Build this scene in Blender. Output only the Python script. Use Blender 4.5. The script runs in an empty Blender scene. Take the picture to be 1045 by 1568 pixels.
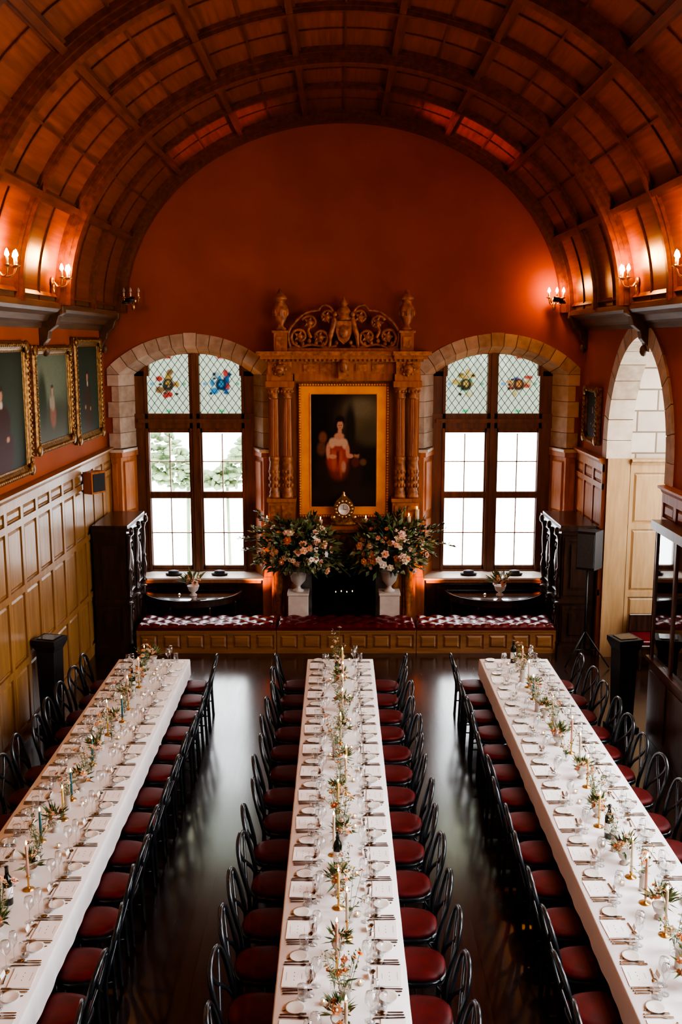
import bpy, math, random
from mathutils import Vector, Matrix
random.seed(7)
D=bpy.data; S=bpy.context.scene
pi=math.pi
def rnd(a,b): return random.uniform(a,b)
rndi=random.randint

# ---------------------------------------------------------------- materials
def pmat(name,c1,c2=None,rough=.5,metal=0.,scale=5.,stretch=(1,1,1),bump=0.,detail=4.,emis=None,es=0.,coat=0.,r2=None,attr=False,sheen=0.,bdist=.01,spec=None):
    m=D.materials.new(name); m.use_nodes=True; nt=m.node_tree; b=nt.nodes['Principled BSDF']; L=nt.links
    b.inputs['Roughness'].default_value=rough; b.inputs['Metallic'].default_value=metal
    if spec is not None: b.inputs['Specular IOR Level'].default_value=spec
    if coat: b.inputs['Coat Weight'].default_value=coat; b.inputs['Coat Roughness'].default_value=.15
    if sheen: b.inputs['Sheen Weight'].default_value=sheen
    if attr:
        a=nt.nodes.new('ShaderNodeAttribute'); a.attribute_name='Col'; L.new(a.outputs['Color'],b.inputs['Base Color'])
        return m
    c2=c2 or tuple(x*.7 for x in c1)
    tc=nt.nodes.new('ShaderNodeTexCoord'); mp=nt.nodes.new('ShaderNodeMapping'); mp.inputs['Scale'].default_value=stretch
    L.new(tc.outputs['Object'],mp.inputs['Vector'])
    n=nt.nodes.new('ShaderNodeTexNoise'); n.inputs['Scale'].default_value=scale; n.inputs['Detail'].default_value=detail
    L.new(mp.outputs['Vector'],n.inputs['Vector'])
    r=nt.nodes.new('ShaderNodeValToRGB'); r.color_ramp.elements[0].position=.32; r.color_ramp.elements[1].position=.68
    r.color_ramp.elements[0].color=(*c2,1); r.color_ramp.elements[1].color=(*c1,1)
    L.new(n.outputs['Fac'],r.inputs['Fac']); L.new(r.outputs['Color'],b.inputs['Base Color'])
    if r2 is not None:
        mr=nt.nodes.new('ShaderNodeMapRange'); mr.inputs['To Min'].default_value=rough; mr.inputs['To Max'].default_value=r2
        L.new(n.outputs['Fac'],mr.inputs['Value']); L.new(mr.outputs['Result'],b.inputs['Roughness'])
    if bump:
        bp=nt.nodes.new('ShaderNodeBump'); bp.inputs['Strength'].default_value=bump; bp.inputs['Distance'].default_value=bdist
        L.new(n.outputs['Fac'],bp.inputs['Height']); L.new(bp.outputs['Normal'],b.inputs['Normal'])
    if emis:
        b.inputs['Emission Color'].default_value=(*emis,1); b.inputs['Emission Strength'].default_value=es
    return m

def glassmat(name,col=(1,1,1),gl=.12,attr=False,rough=.03):
    m=D.materials.new(name); m.use_nodes=True; nt=m.node_tree; nt.nodes.clear(); L=nt.links
    o=nt.nodes.new('ShaderNodeOutputMaterial'); t=nt.nodes.new('ShaderNodeBsdfTransparent'); g=nt.nodes.new('ShaderNodeBsdfGlossy')
    g.inputs['Roughness'].default_value=rough
    mx=nt.nodes.new('ShaderNodeMixShader'); f=nt.nodes.new('ShaderNodeLayerWeight'); f.inputs['Blend'].default_value=.25
    mt=nt.nodes.new('ShaderNodeMath'); mt.operation='MULTIPLY_ADD'; mt.inputs[1].default_value=.7; mt.inputs[2].default_value=gl
    mt.use_clamp=True
    L.new(f.outputs['Facing'],mt.inputs[0]); L.new(mt.outputs[0],mx.inputs[0])
    L.new(t.outputs[0],mx.inputs[1]); L.new(g.outputs[0],mx.inputs[2]); L.new(mx.outputs[0],o.inputs[0])
    t.inputs['Color'].default_value=(*col,1)
    if attr:
        a=nt.nodes.new('ShaderNodeAttribute'); a.attribute_name='Col'; L.new(a.outputs['Color'],t.inputs['Color'])
    return m

def brickmat(name,c1,c2,mort,scale,bw,rh,rough,rot=(0,0,0),msize=.01,bump=.3,r2=None,off=.5,st=(6,.5,3),nk=.45,coat=0,cr_=.2):
    m=D.materials.new(name); m.use_nodes=True; nt=m.node_tree; b=nt.nodes['Principled BSDF']; L=nt.links
    if coat: b.inputs['Coat Weight'].default_value=coat; b.inputs['Coat Roughness'].default_value=cr_
    tc=nt.nodes.new('ShaderNodeTexCoord'); mp=nt.nodes.new('ShaderNodeMapping'); mp.inputs['Rotation'].default_value=rot
    L.new(tc.outputs['Object'],mp.inputs['Vector'])
    k=nt.nodes.new('ShaderNodeTexBrick'); k.inputs['Scale'].default_value=scale; k.inputs['Brick Width'].default_value=bw; k.inputs['Row Height'].default_value=rh
    k.inputs['Mortar Size'].default_value=msize; k.offset=off
    k.inputs['Color1'].default_value=(*c1,1); k.inputs['Color2'].default_value=(*c2,1); k.inputs['Mortar'].default_value=(*mort,1)
    L.new(mp.outputs['Vector'],k.inputs['Vector'])
    n=nt.nodes.new('ShaderNodeTexNoise'); n.inputs['Scale'].default_value=3; n.inputs['Detail'].default_value=6
    mp2=nt.nodes.new('ShaderNodeMapping'); mp2.inputs['Scale'].default_value=st; L.new(tc.outputs['Object'],mp2.inputs['Vector']); L.new(mp2.outputs['Vector'],n.inputs['Vector'])
    mx=nt.nodes.new('ShaderNodeMix'); mx.data_type='RGBA'; mx.blend_type='MULTIPLY'; mx.inputs[0].default_value=nk
    L.new(k.outputs['Color'],mx.inputs[6]); L.new(n.outputs['Fac'],mx.inputs[7]); L.new(mx.outputs[2],b.inputs['Base Color'])
    mr=nt.nodes.new('ShaderNodeMapRange'); mr.inputs['To Min'].default_value=rough; mr.inputs['To Max'].default_value=r2 or rough
    L.new(n.outputs['Fac'],mr.inputs['Value']); L.new(mr.outputs['Result'],b.inputs['Roughness'])
    bp=nt.nodes.new('ShaderNodeBump'); bp.inputs['Strength'].default_value=bump; bp.inputs['Distance'].default_value=.01; bp.invert=True
    L.new(k.outputs['Fac'],bp.inputs['Height']); L.new(bp.outputs['Normal'],b.inputs['Normal'])
    return m

M_red=pmat('terracotta_paint',(.36,.092,.028),(.30,.072,.021),.75,scale=1.2,spec=.15)
M_ceil=pmat('ceiling_boards',(.25,.066,.014),(.15,.037,.008),.36,scale=2.5,stretch=(9,.5,9),bump=.1)
M_rib=pmat('vault_oak',(.17,.048,.012),(.085,.023,.006),.34,scale=4,stretch=(4,.6,4),bump=.2)
M_dcor=pmat('cornice_oak',(.15,.072,.028),(.08,.038,.015),.45,scale=3,stretch=(5,.5,5))
M_oak=pmat('panelling_oak',(.34,.175,.058),(.23,.112,.035),.36,scale=2.2,stretch=(7,7,.8),bump=.12,coat=.1)
M_oakb=pmat('bay_panelling_oak',(.44,.29,.15),(.34,.21,.10),.4,scale=2.2,stretch=(7,7,.8),bump=.1)
M_oakm=pmat('bench_oak',(.30,.150,.058),(.20,.092,.033),.36,scale=2.2,stretch=(.8,7,7),bump=.12,coat=.15)
M_oak2=pmat('fireplace_oak',(.46,.17,.042),(.30,.10,.025),.45,scale=3,stretch=(6,6,.8),bump=.2,spec=.35)
M_carve=pmat('carved_oak',(.50,.19,.048),(.20,.07,.018),.42,scale=14,bump=.5)
M_dark=pmat('dark_oak',(.055,.024,.013),(.020,.010,.006),.28,scale=4,stretch=(4,4,.7),bump=.2,coat=.3)
M_frame=pmat('window_timber',(.20,.085,.038),(.11,.045,.02),.42,scale=3,stretch=(5,5,.6))
M_stone=pmat('sandstone',(.46,.38,.29),(.34,.26,.19),.8,scale=7,bump=.35)
M_stone2=pmat('sandstone_light',(.56,.48,.39),(.44,.36,.27),.8,scale=6,bump=.3)
M_joint=pmat('lime_mortar',(.22,.16,.11),None,.9)
M_blocks=brickmat('ashlar',(.56,.50,.42),(.46,.39,.31),(.20,.155,.11),1,.62,.33,.8,rot=(pi/2,0,0),msize=.014,st=(2,2,2),nk=.25)
M_floor=brickmat('floorboards',(.040,.018,.011),(.024,.011,.007),(.003,.002,.001),1,2.6,.13,.16,rot=(0,0,pi/2),msize=.006,bump=.5,r2=.32,st=(8,.6,3),coat=.9,cr_=.17)
M_sill=pmat('painted_sill',(.62,.55,.47),None,.35,scale=3)
M_lead=pmat('lead',(.03,.03,.03),None,.5)
M_glass=glassmat('window_glass',(.96,.98,1),.03)
M_stain=glassmat('stained_glass',(1,1,1),.02,attr=True)
M_clear=glassmat('drinking_glass',(.97,.98,.98),.10)
M_cab=glassmat('cabinet_glass',(.6,.62,.6),.2)
M_art=pmat('oil_paint',(1,1,1),rough=.55,attr=True,spec=.15)
M_gilt=pmat('gilt',(.36,.19,.05),(.11,.05,.013),.40,metal=.55,scale=22,bump=.6)
M_giltf=pmat('gilt_flat',(.90,.36,.035),(.78,.28,.025),.5,metal=.0,scale=5)
M_brass=pmat('brass',(.7,.42,.14),(.5,.28,.08),.28,metal=.9,scale=8)
M_blk=pmat('black_lacquer',(.018,.026,.031),(.010,.014,.017),.26,scale=6,coat=.4)
M_blkm=pmat('black_plastic',(.012,.012,.014),None,.5,scale=30,bump=.1)
M_seat=pmat('maroon_leather',(.145,.010,.009),(.065,.005,.005),.50,scale=7,bump=.15,spec=.3)
M_velvet=pmat('crimson_leather',(.12,.006,.010),(.08,.004,.006),.27,scale=6)
M_cloth=pmat('linen',(.88,.86,.85),(.82,.80,.79),.85,scale=3,bump=.35,bdist=.02)
M_paper=pmat('white_card',(.95,.93,.90),(.92,.90,.87),.6,scale=4)
M_steel=pmat('cutlery_steel',(.36,.28,.20),(.28,.21,.15),.22,metal=1,scale=5)
M_china=pmat('china',(.80,.76,.70),(.72,.66,.58),.2,scale=5)
M_white=pmat('white_plaster',(.62,.57,.52),(.5,.45,.4),.6,scale=6,bump=.2)
M_marble=pmat('marble',(.20,.18,.16),(.07,.06,.055),.22,scale=5,detail=9)
M_soot=pmat('soot',(.008,.007,.006),None,.9)
M_polish=pmat('polished_top',(.50,.53,.57),(.46,.49,.53),.08,metal=1.)
M_leaf=[pmat('leaf_green',(.13,.20,.06),(.06,.10,.035),.5,scale=20),pmat('leaf_olive',(.28,.31,.14),(.16,.19,.085),.5,scale=20),pmat('leaf_deep',(.035,.07,.03),(.016,.037,.016),.45,scale=20)]
M_pet=[pmat('petal_cream',(.82,.72,.54),(.72,.60,.40),.6,scale=30),pmat('petal_peach',(.84,.46,.26),(.74,.34,.17),.6,scale=30),
 pmat('petal_orange',(.78,.26,.06),(.64,.16,.03),.6,scale=30),pmat('petal_blush',(.82,.55,.44),(.72,.44,.34),.6,scale=30),pmat('petal_white',(.86,.84,.77),(.76,.73,.64),.6,scale=30)]
PETW=[M_pet[0],M_pet[4],M_pet[0],M_pet[3],M_pet[1],M_pet[3],M_pet[2],M_pet[1]]
M_wax=[pmat('wax_cream',(.84,.72,.52),None,.4),pmat('wax_yellow',(.80,.58,.22),(.74,.5,.16),.4),pmat('wax_teal',(.03,.17,.18),(.02,.12,.13),.4),pmat('wax_peach',(.80,.46,.32),None,.4)]
M_flame=pmat('flame',(1,.6,.2),rough=.5,emis=(1,.55,.18),es=16)
M_bulb=pmat('candle_bulb',(1,.7,.4),rough=.5,emis=(1,.62,.30),es=40)
M_bulboff=pmat('candle_bulb_unlit',(.5,.42,.33),None,.2)
M_bottle=pmat('wine_bottle_glass',(.010,.016,.008),None,.08,coat=.5)
M_green=pmat('foliage_outside',(.30,.40,.22),(.17,.24,.12),.8,scale=1.5)

# ---------------------------------------------------------------- mesh builder
def cr(P,n=5,closed=False):
    P=[Vector(p) for p in P]; out=[]; N=len(P)
    rng=range(N) if closed else range(N-1)
    for i in rng:
        if closed: a,b,c,d=P[(i-1)%N],P[i],P[(i+1)%N],P[(i+2)%N]
        else: a,b,c,d=P[max(i-1,0)],P[i],P[i+1],P[min(i+2,N-1)]
        for k in range(n):
            t=k/n
            out.append(.5*((2*b)+(c-a)*t+(2*a-5*b+4*c-d)*t*t+(3*b-a-3*c+d)*t**3))
    if not closed: out.append(P[-1])
    return out
class MB:
    def __init__(s): s.v=[];s.f=[];s.m=[];s.s=[];s.mats=[];s.c=[]
    def add(s,vs,fs,mat,M=None,sm=False,cols=None):
        o=len(s.v)
        if M is not None: vs=[M@Vector(p) for p in vs]
        s.v+= [tuple(p) for p in vs]
        s.c+= cols if cols else [(1,1,1,1)]*len(vs)
        if mat not in s.mats: s.mats.append(mat)
        k=s.mats.index(mat)
        for f in fs: s.f.append([i+o for i in f]); s.m.append(k); s.s.append(sm)
    def box(s,x0,x1,y0,y1,z0,z1,mat,M=None):
        if x0>x1:x0,x1=x1,x0
        if y0>y1:y0,y1=y1,y0
        if z0>z1:z0,z1=z1,z0
        vs=[(x0,y0,z0),(x1,y0,z0),(x1,y1,z0),(x0,y1,z0),(x0,y0,z1),(x1,y0,z1),(x1,y1,z1),(x0,y1,z1)]
        s.add(vs,[(3,2,1,0),(4,5,6,7),(0,1,5,4),(1,2,6,5),(2,3,7,6),(3,0,4,7)],mat,M)
    def prism(s,poly,y0,y1,mat,M=None,ax='y'):
        n=len(poly)
        if ax=='y': vs=[(a,y0,b) for a,b in poly]+[(a,y1,b) for a,b in poly]
        elif ax=='x': vs=[(y0,a,b) for a,b in poly]+[(y1,a,b) for a,b in poly]
        else: vs=[(a,b,y0) for a,b in poly]+[(a,b,y1) for a,b in poly]
        fs=[tuple(range(n)),tuple(range(2*n-1,n-1,-1))]+[(i,i+n,(i+1)%n+n,(i+1)%n) for i in range(n)]
        s.add(vs,fs,mat,M)
    def lathe(s,prof,mat,c=(0,0,0),n=14,M=None,sm=True,sq=1.):
        vs=[];fs=[]
        for r,z in prof:
            for i in range(n):
                a=2*pi*i/n; vs.append((c[0]+r*math.cos(a),c[1]+r*math.sin(a)*sq,c[2]+z))
        for j in range(len(prof)-1):
            for i in range(n):
                k=(i+1)%n; fs.append((j*n+i,j*n+k,(j+1)*n+k,(j+1)*n+i))
        if prof[0][0]>1e-4: fs.append(tuple(range(n-1,-1,-1)))
        if prof[-1][0]>1e-4: fs.append(tuple((len(prof)-1)*n+i for i in range(n)))
        s.add(vs,fs,mat,M,sm)
    def ell(s,c,r,mat,nu=8,nv=5,M=None):
        prof=[(math.sin(pi*j/nv),-math.cos(pi*j/nv)) for j in range(nv+1)]
        vs=[];fs=[]
        for q,z in prof:
            for i in range(nu):
                a=2*pi*i/nu; vs.append((c[0]+r[0]*q*math.cos(a),c[1]+r[1]*q*math.sin(a),c[2]+r[2]*z))
        for j in range(nv):
            for i in range(nu):
                k=(i+1)%nu; fs.append((j*nu+i,j*nu+k,(j+1)*nu+k,(j+1)*nu+i))
        s.add(vs,fs,mat,M,True)
    def tube(s,P,r,mat,n=6,closed=False,M=None,flat=1.,ref=None):
        P=[Vector(p) for p in P]; N=len(P)
        vs=[];fs=[]; up=Vector(ref) if ref else None
        for i in range(N):
            t=(P[(i+1)%N]-P[i-1]) if closed else (P[min(i+1,N-1)]-P[max(i-1,0)])
            if t.length<1e-9: t=Vector((0,0,1))
            t.normalize()
            if up is None: up=Vector((0,0,1)) if abs(t.z)<.9 else Vector((0,1,0))
            u=up-t*up.dot(t)
            if u.length<1e-4: u=t.orthogonal()
            u.normalize()
            if ref is None: up=u
            w=t.cross(u); rr=r[i] if isinstance(r,(list,tuple)) else r
            for k in range(n):
                a=2*pi*k/n+pi/n; vs.append(P[i]+u*(rr*flat*math.cos(a))+w*(rr*math.sin(a)))
        for i in range(N if closed else N-1):
            for k in range(n):
                k2=(k+1)%n; j=(i+1)%N
                fs.append((i*n+k,i*n+k2,j*n+k2,j*n+k))
        if not closed: fs.append(tuple(range(n-1,-1,-1))); fs.append(tuple((N-1)*n+k for k in range(n)))
        s.add(vs,fs,mat,M,n>4)
    def leaf(s,p,d,nrm,L,W,mat):
        p=Vector(p); d=Vector(d).normalized(); w=d.cross(Vector(nrm))
        if w.length<1e-3: w=d.orthogonal()
        w.normalize(); q=w.cross(d)
        s.add([p,p+d*L*.45+w*W/2+q*W*.15,p+d*L,p+d*L*.45-w*W/2+q*W*.15,p+d*L*.5-q*W*.1],[(0,4,1),(1,4,2),(2,4,3),(3,4,0)],mat)
    def bloom(s,p,nrm,r,mat,core=None):
        p=Vector(p); z=Vector(nrm).normalized(); x=z.orthogonal().normalized(); y=z.cross(x)
        for ring,(k,R,h) in enumerate([(6,1.,.1),(5,.66,.38)]):
            for i in range(k):
                a=2*pi*i/k+ring*.5; d=x*math.cos(a)+y*math.sin(a); t=-x*math.sin(a)+y*math.cos(a)
                s.add([p,p+d*R*r*.6+t*R*r*.42+z*h*r*.5,p+d*R*r+z*h*r,p+d*R*r*.6-t*R*r*.42+z*h*r*.5],[(0,1,2),(0,2,3)],mat,None,True)
        s.ell(p+z*r*.25,(r*.3,r*.3,r*.3),core or mat,6,4)
    def mesh(s,name):
        me=D.meshes.new(name); me.from_pydata(s.v,[],s.f)
        for m in s.mats: me.materials.append(m)
        me.polygons.foreach_set('material_index',s.m); me.polygons.foreach_set('use_smooth',s.s)
        if any(c[:3]!=(1,1,1) for c in s.c):
            a=me.color_attributes.new('Col','FLOAT_COLOR','POINT')
            a.data.foreach_set('color',[x for c in s.c for x in c])
        me.update(); return me
    def obj(s,name,loc=(0,0,0),rz=0,bev=0):
        o=D.objects.new(name,s.mesh(name)); S.collection.objects.link(o); o.location=loc; o.rotation_euler[2]=rz
        if bev:
            b=o.modifiers.new('bevel','BEVEL'); b.width=bev; b.segments=1; b.limit_method='ANGLE'; b.angle_limit=.9
        return o
def inst(name,me,loc,rz=0,sc=1):
    o=D.objects.new(name,me); S.collection.objects.link(o); o.location=loc; o.rotation_euler[2]=rz; o.scale=(sc,sc,sc); return o
def T(x,y,z): return Matrix.Translation((x,y,z))
def RZ(a): return Matrix.Rotation(a,4,'Z')
def filled(name,outer,holes,thick,M,mats):
    cu=D.curves.new(name,'CURVE'); cu.dimensions='2D'; cu.fill_mode='BOTH'; cu.extrude=thick/2
    for poly in [outer]+holes:
        sp=cu.splines.new('POLY'); sp.points.add(len(poly)-1)
        for i,(a,b) in enumerate(poly): sp.points[i].co=(a,b,0,1)
        sp.use_cyclic_u=True
    t=D.objects.new('tmp',cu); S.collection.objects.link(t)
    dg=bpy.context.evaluated_depsgraph_get(); me=D.meshes.new_from_object(t.evaluated_get(dg))
    D.objects.remove(t); D.curves.remove(cu)
    me.transform(M); me.name=name; me.materials.clear()
    for m in mats: me.materials.append(m)
    for p in me.polygons: p.use_smooth=False; p.material_index=0
    o=D.objects.new(name,me); S.collection.objects.link(o); return o

# ---------------------------------------------------------------- room constants
XL,XR=-4.04,4.21; CX=.085; YE=17.3; YB=-2.0; SP=5.5
A0,B0=3.87,3.26
WX=[CX-2.64,CX+2.64]
def arcpts(cx,hw,spring,rise,n=16):
    R=(hw*hw+rise*rise)/(2*rise); zc=spring+rise-R; a=math.asin(hw/R)
    return [(cx+R*math.sin(a-2*a*i/n),zc+R*math.cos(a-2*a*i/n)) for i in range(n+1)]
b=MB(); b.box(XL-.3,XR+2.2,YB-.3,YE+.8,-.15,0,M_floor); b.obj('floor')
el=[(CX+A0*math.cos(pi*i/40),SP+B0*math.sin(pi*i/40)) for i in range(41)]
outer=[(XL-.3,0),(XR+.3,0),(XR+.3,SP)]+el+[(XL-.3,SP)]
holes=[]
for wx in WX: holes.append([(wx-1.28,.78),(wx+1.28,.78)]+arcpts(wx,1.28,4.46,.52))
holes.append([(CX-.56,.05),(CX+.56,.05),(CX+.56,1.2),(CX-.56,1.2)])
MX=Matrix(((1,0,0,0),(0,0,-1,YE+.3),(0,1,0,0),(0,0,0,1)))
filled('wall_end',outer,holes,.6,MX,[M_red])
def MYZ(x): return Matrix(((0,0,1,x),(1,0,0,0),(0,1,0,0),(0,0,0,1)))
filled('wall_left',[(YB,0),(YE,0),(YE,SP+.1),(YB,SP+.1)],[],.3,MYZ(XL-.15),[M_red])
BY0,BY1=12.6,15.5; bm=(BY0+BY1)/2; hb=(BY1-BY0)/2
def pointed(hw,c,spring,n=10):
    R=hw+c; out=[]; am=math.acos(c/R)
    for i in range(n+1): a=am*i/n; out.append((bm-c+R*math.cos(a),spring+R*math.sin(a)))
    for i in range(n-1,-1,-1): a=am*i/n; out.append((bm+c-R*math.cos(a),spring+R*math.sin(a)))
    return out
pa=pointed(hb,.2,3.5)
side_w=[(2.2,4.2),(5.4,7.4),(8.6,10.6)]
filled('wall_right',[(YB,0),(BY0,0)]+pa[::-1]+[(BY1,0),(YE,0),(YE,SP+.1),(YB,SP+.1)],
   [[(a,1.2),(c,1.2),(c,4.9),(a,4.9)] for a,c in side_w],.35,MYZ(XR+.175),[M_red])
b=MB(); b.box(XL-.3,XR+.3,YB-.3,YB,0,8.9,M_red); b.obj('wall_back')
b=MB()
b.box(XR+.35,6.1,BY1,BY1+.25,0,5.4,M_blocks)
b.box(XR+.35,6.1,BY0-.25,BY0,0,5.4,M_blocks)
b.box(XR+.35,6.1,BY0-.25,BY1+.25,5.3,5.5,M_blocks)
b.box(5.95,6.1,BY0,BY1,0,1.0,M_blocks); b.box(5.95,6.1,BY0,BY1,4.7,5.3,M_blocks)
b.box(5.95,6.1,BY0,BY0+.3,1,4.7,M_blocks); b.box(5.95,6.1,BY1-.3,BY1,1,4.7,M_blocks)
b.obj('wall_bay')
b=MB(); n=64; vs=[];fs=[]
ys=[YB,YE+.02]
for i in range(n+1):
    a=pi*i/n
    for y in ys: vs.append((CX+A0*math.cos(a),y,SP+B0*math.sin(a)))
for i in range(n): fs.append((2*i,2*i+1,2*i+3,2*i+2))
b.add(vs,fs,M_ceil,None,True); b.obj('ceiling')
b=MB()
def rib(y,w,d,mat=M_rib,n=56,out=0):
    vs=[];fs=[]
    for i in range(n+1):
        a=pi*i/n; c,s_=math.cos(a),math.sin(a)
        for (dd,yy) in ((out,y-w/2),(d,y-w/2),(d,y+w/2),(out,y+w/2)):
            vs.append((CX+(A0-dd)*c,yy,SP+(B0-dd)*s_))
    for i in range(n):
        for k in range(3): fs.append((4*i+k,4*i+k+1,4*i+4+k+1,4*i+4+k))
    b.add(vs,fs,mat)
def purl(a,w,d,y0,y1,mat=M_rib):
    p=Vector((CX+A0*math.cos(a),0,SP+B0*math.sin(a))); nn=Vector((math.cos(a)/A0,0,math.sin(a)/B0)).normalized(); t=Vector((-nn.z,0,nn.x))
    q=[p+t*w/2+nn*.02,p-t*w/2+nn*.02,p-t*w/2-nn*d,p+t*w/2-nn*d]
    vs=[(v.x,y0,v.z) for v in q]+[(v.x,y1,v.z) for v in q]
    b.add(vs,[(0,1,5,4),(1,2,6,5),(2,3,7,6),(3,0,4,7),(0,1,2,3),(7,6,5,4)],mat)
mains=[17.19,13.7,10.2,6.7,3.2,-.3]; meds=[15.45,11.95,8.45,4.95,1.45]
for y in mains:
    rib(y,.16,.19); rib(y,.32,.07); rib(y,.24,.13)
for y in meds: rib(y,.08,.09); rib(y,.17,.045)
for y in meds:
    rib(y+.87,.03,.02); rib(y-.87,.03,.02)
ang=[math.acos(x/3.78) for x in (.63,1.68,2.68,3.5)]
ang=ang+[pi-a for a in ang]
for a in ang: purl(a,.08,.085,YB,YE); purl(a,.15,.035,YB,YE)
sa=sorted(ang)
for i in range(len(sa)-1): purl((sa[i]+sa[i+1])/2,.03,.02,YB,YE)
b.obj('ceiling_beams')
for k,(xw,sg) in enumerate(((XL,1),(XR,-1))):
    b=MB()
    P=[(0,5.20),(.05,5.20),(.07,5.27),(.14,5.30),(.18,5.37),(.30,5.41),(.34,5.45),(.34,5.52),(.28,5.54),(.28,5.60),(0,5.60)]
    b.prism([(xw+sg*(a-.02),z) for a,z in P],YB,YE,M_dcor)
    b.prism([(xw+sg*(a*.93-.02),z) for a,z in [(0,5.60),(.34,5.60),(.28,5.68),(0,5.72)]],YB,YE,M_ceil)
    b.obj('trim_%d'%(k+1))
    for y in mains[:-1]:
        y=min(y,17.12)
        b=MB()
        P=[(0,4.88),(.04,4.90),(.07,5.0),(.12,5.06),(.14,5.16),(.24,5.24),(.28,5.36),(.34,5.40),(.34,5.5),(0,5.5)]
        b.prism([(xw+sg*a,z) for a,z in P],y-.08,y+.08,M_dcor)
        b.ell((xw+sg*.06,y,4.90),(.06,.05,.08),M_dcor)
        b.obj('corbel',bev=.008)

# ---------------------------------------------------------------- panelling
def panelling(b,L,H,M,mat=M_oak,nw=.56,rails=(.0,1.0,2.0,2.72),cap=True):
    n=max(1,round(L/nw)); w=L/n
    b.box(0,L,-.03,0,0,H,mat,M)
    sw=.05
    for i in range(n+1):
        x0=max(0,i*w-sw); x1=min(L,i*w+sw); b.box(x0,x1,-.06,-.03,0,H,mat,M)
    rz=[(r, r+(.18 if r==0 else .09)) for r in rails if r<H-.2]+[(H-.12,H)]
    for z0,z1 in rz: b.box(0,L,-.062,-.03,z0,z1,mat,M)
    for i in range(n):
        xa,xb=i*w+sw,(i+1)*w-sw
        for j in range(len(rz)-1):
            za,zb=rz[j][1],rz[j+1][0]; g=.018; e=.05
            if xb-xa<.12 or zb-za<.12: continue
            vs=[(xa+g,-.031,za+g),(xb-g,-.031,za+g),(xb-g,-.031,zb-g),(xa+g,-.031,zb-g),(xa+e,-.05,za+e),(xb-e,-.05,za+e),(xb-e,-.05,zb-e),(xa+e,-.05,zb-e)]
            b.add(vs,[(0,1,5,4),(1,2,6,5),(2,3,7,6),(3,0,4,7),(4,5,6,7)],mat,M)
    if cap:
        P=[(0,H),(-.07,H),(-.09,H+.04),(-.13,H+.06),(-.13,H+.09),(0,H+.10)]
        vs=[(0,y,z) for y,z in P]+[(L,y,z) for y,z in P]; k=len(P)
        b.add(vs,[tuple(range(k)),tuple(range(2*k-1,k-1,-1))]+[(i,i+k,(i+1)%k+k,(i+1)%k) for i in range(k)],mat,M)
HW=3.12
b=MB(); panelling(b,YE-YB,HW,T(XL,YB,0)@RZ(pi/2),nw=.62,rails=(0,.95,1.9,2.75)); b.obj('wall_panelling')
b=MB(); panelling(b,YE-BY1-.02,HW,T(XR,YE,0)@RZ(-pi/2),mat=M_oak2); b.obj('wall_panelling')
b=MB()
panelling(b,BY0-10.62,HW,T(XR,BY0,0)@RZ(-pi/2),mat=M_oak2); panelling(b,12.6,1.18,T(XR,10.62,0)@RZ(-pi/2),cap=False,rails=(0,))
b.obj('wall_panelling')
b=MB(); panelling(b,1.38,HW,T(XR+.36,BY1,0),rails=(0,1.0,2.1),mat=M_oakb); b.box(XR,XR+.36,BY1-.055,BY1+.02,0,HW+.1,M_oakb); b.obj('wall_panelling')
b=MB()
for wx in WX:
    for sg in (-1,1):
        def cl_(x): return max(x,XL+.065) if sg<0 else min(x,XR-.065)
        xo=cl_(wx+sg*1.46)
        def pl(z0,z1,f,o=0,g=0):
            P=[(wx+sg*(1.24-o),YE-f),(xo+sg*g,YE-f),(xo+sg*g,YE+.38),(wx+sg*(1.05-o),YE+.38)]
            P=[(cl_(x),y) for x,y in P]
            if sg<0: P=P[::-1]
            b.prism(P,z0,z1,M_oak2,ax='z')
        pl(.9,HW,.05); pl(.9,1.1,.07,.02); pl(HW-.09,HW,.09,.03)
        p0=Vector((wx+sg*1.215,YE,0)); p1=Vector((wx+sg*1.08,YE+.30,0)); nn=Vector((-sg*.9,-.42,0)).normalized()
        for (za,zb) in ((1.18,1.95),(2.05,HW-.15)):
            q=[p0+nn*.022+(p1-p0)*.08,p1+nn*.022-(p1-p0)*.08]
            r=[p0-nn*.01+(p1-p0)*.03,p1-nn*.01-(p1-p0)*.03]
            vs=[(r[0].x,r[0].y,za),(r[1].x,r[1].y,za),(r[1].x,r[1].y,zb),(r[0].x,r[0].y,zb),(q[0].x,q[0].y,za+.04),(q[1].x,q[1].y,za+.04),(q[1].x,q[1].y,zb-.04),(q[0].x,q[0].y,zb-.04)]
            b.add(vs,[(0,1,5,4),(1,2,6,5),(2,3,7,6),(3,0,4,7),(4,5,6,7)],M_oak2)
        P=[(wx+sg*1.18,YE-.13),(cl_(xo+sg*.05),YE-.13),(cl_(xo+sg*.05),YE+.38),(wx+sg*1.03,YE+.38)]
        if sg<0:P=P[::-1]
        b.prism(P,HW,HW+.05,M_sill,ax='z')
        x0,x1=sorted((wx+sg*1.29,xo))
        if x1-x0>.1: b.box(x0+.02,x1-.02,YE-.068,YE-.05,1.2,HW-.2,M_oak2)
        x0,x1=sorted((wx+sg*1.2,xo)); b.box(x0,x1,YE-.07,YE,0,.9,M_oak2)
    b.box(wx-1.3,wx+1.3,YE-.05,YE+.0,0,.78,M_dark)
    for i in range(4): b.box(wx-1.0+i*.52,wx-.56+i*.52,YE-.07,YE-.05,.12,.7,M_dark)
b.obj('wall_panelling',bev=.005)

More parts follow.
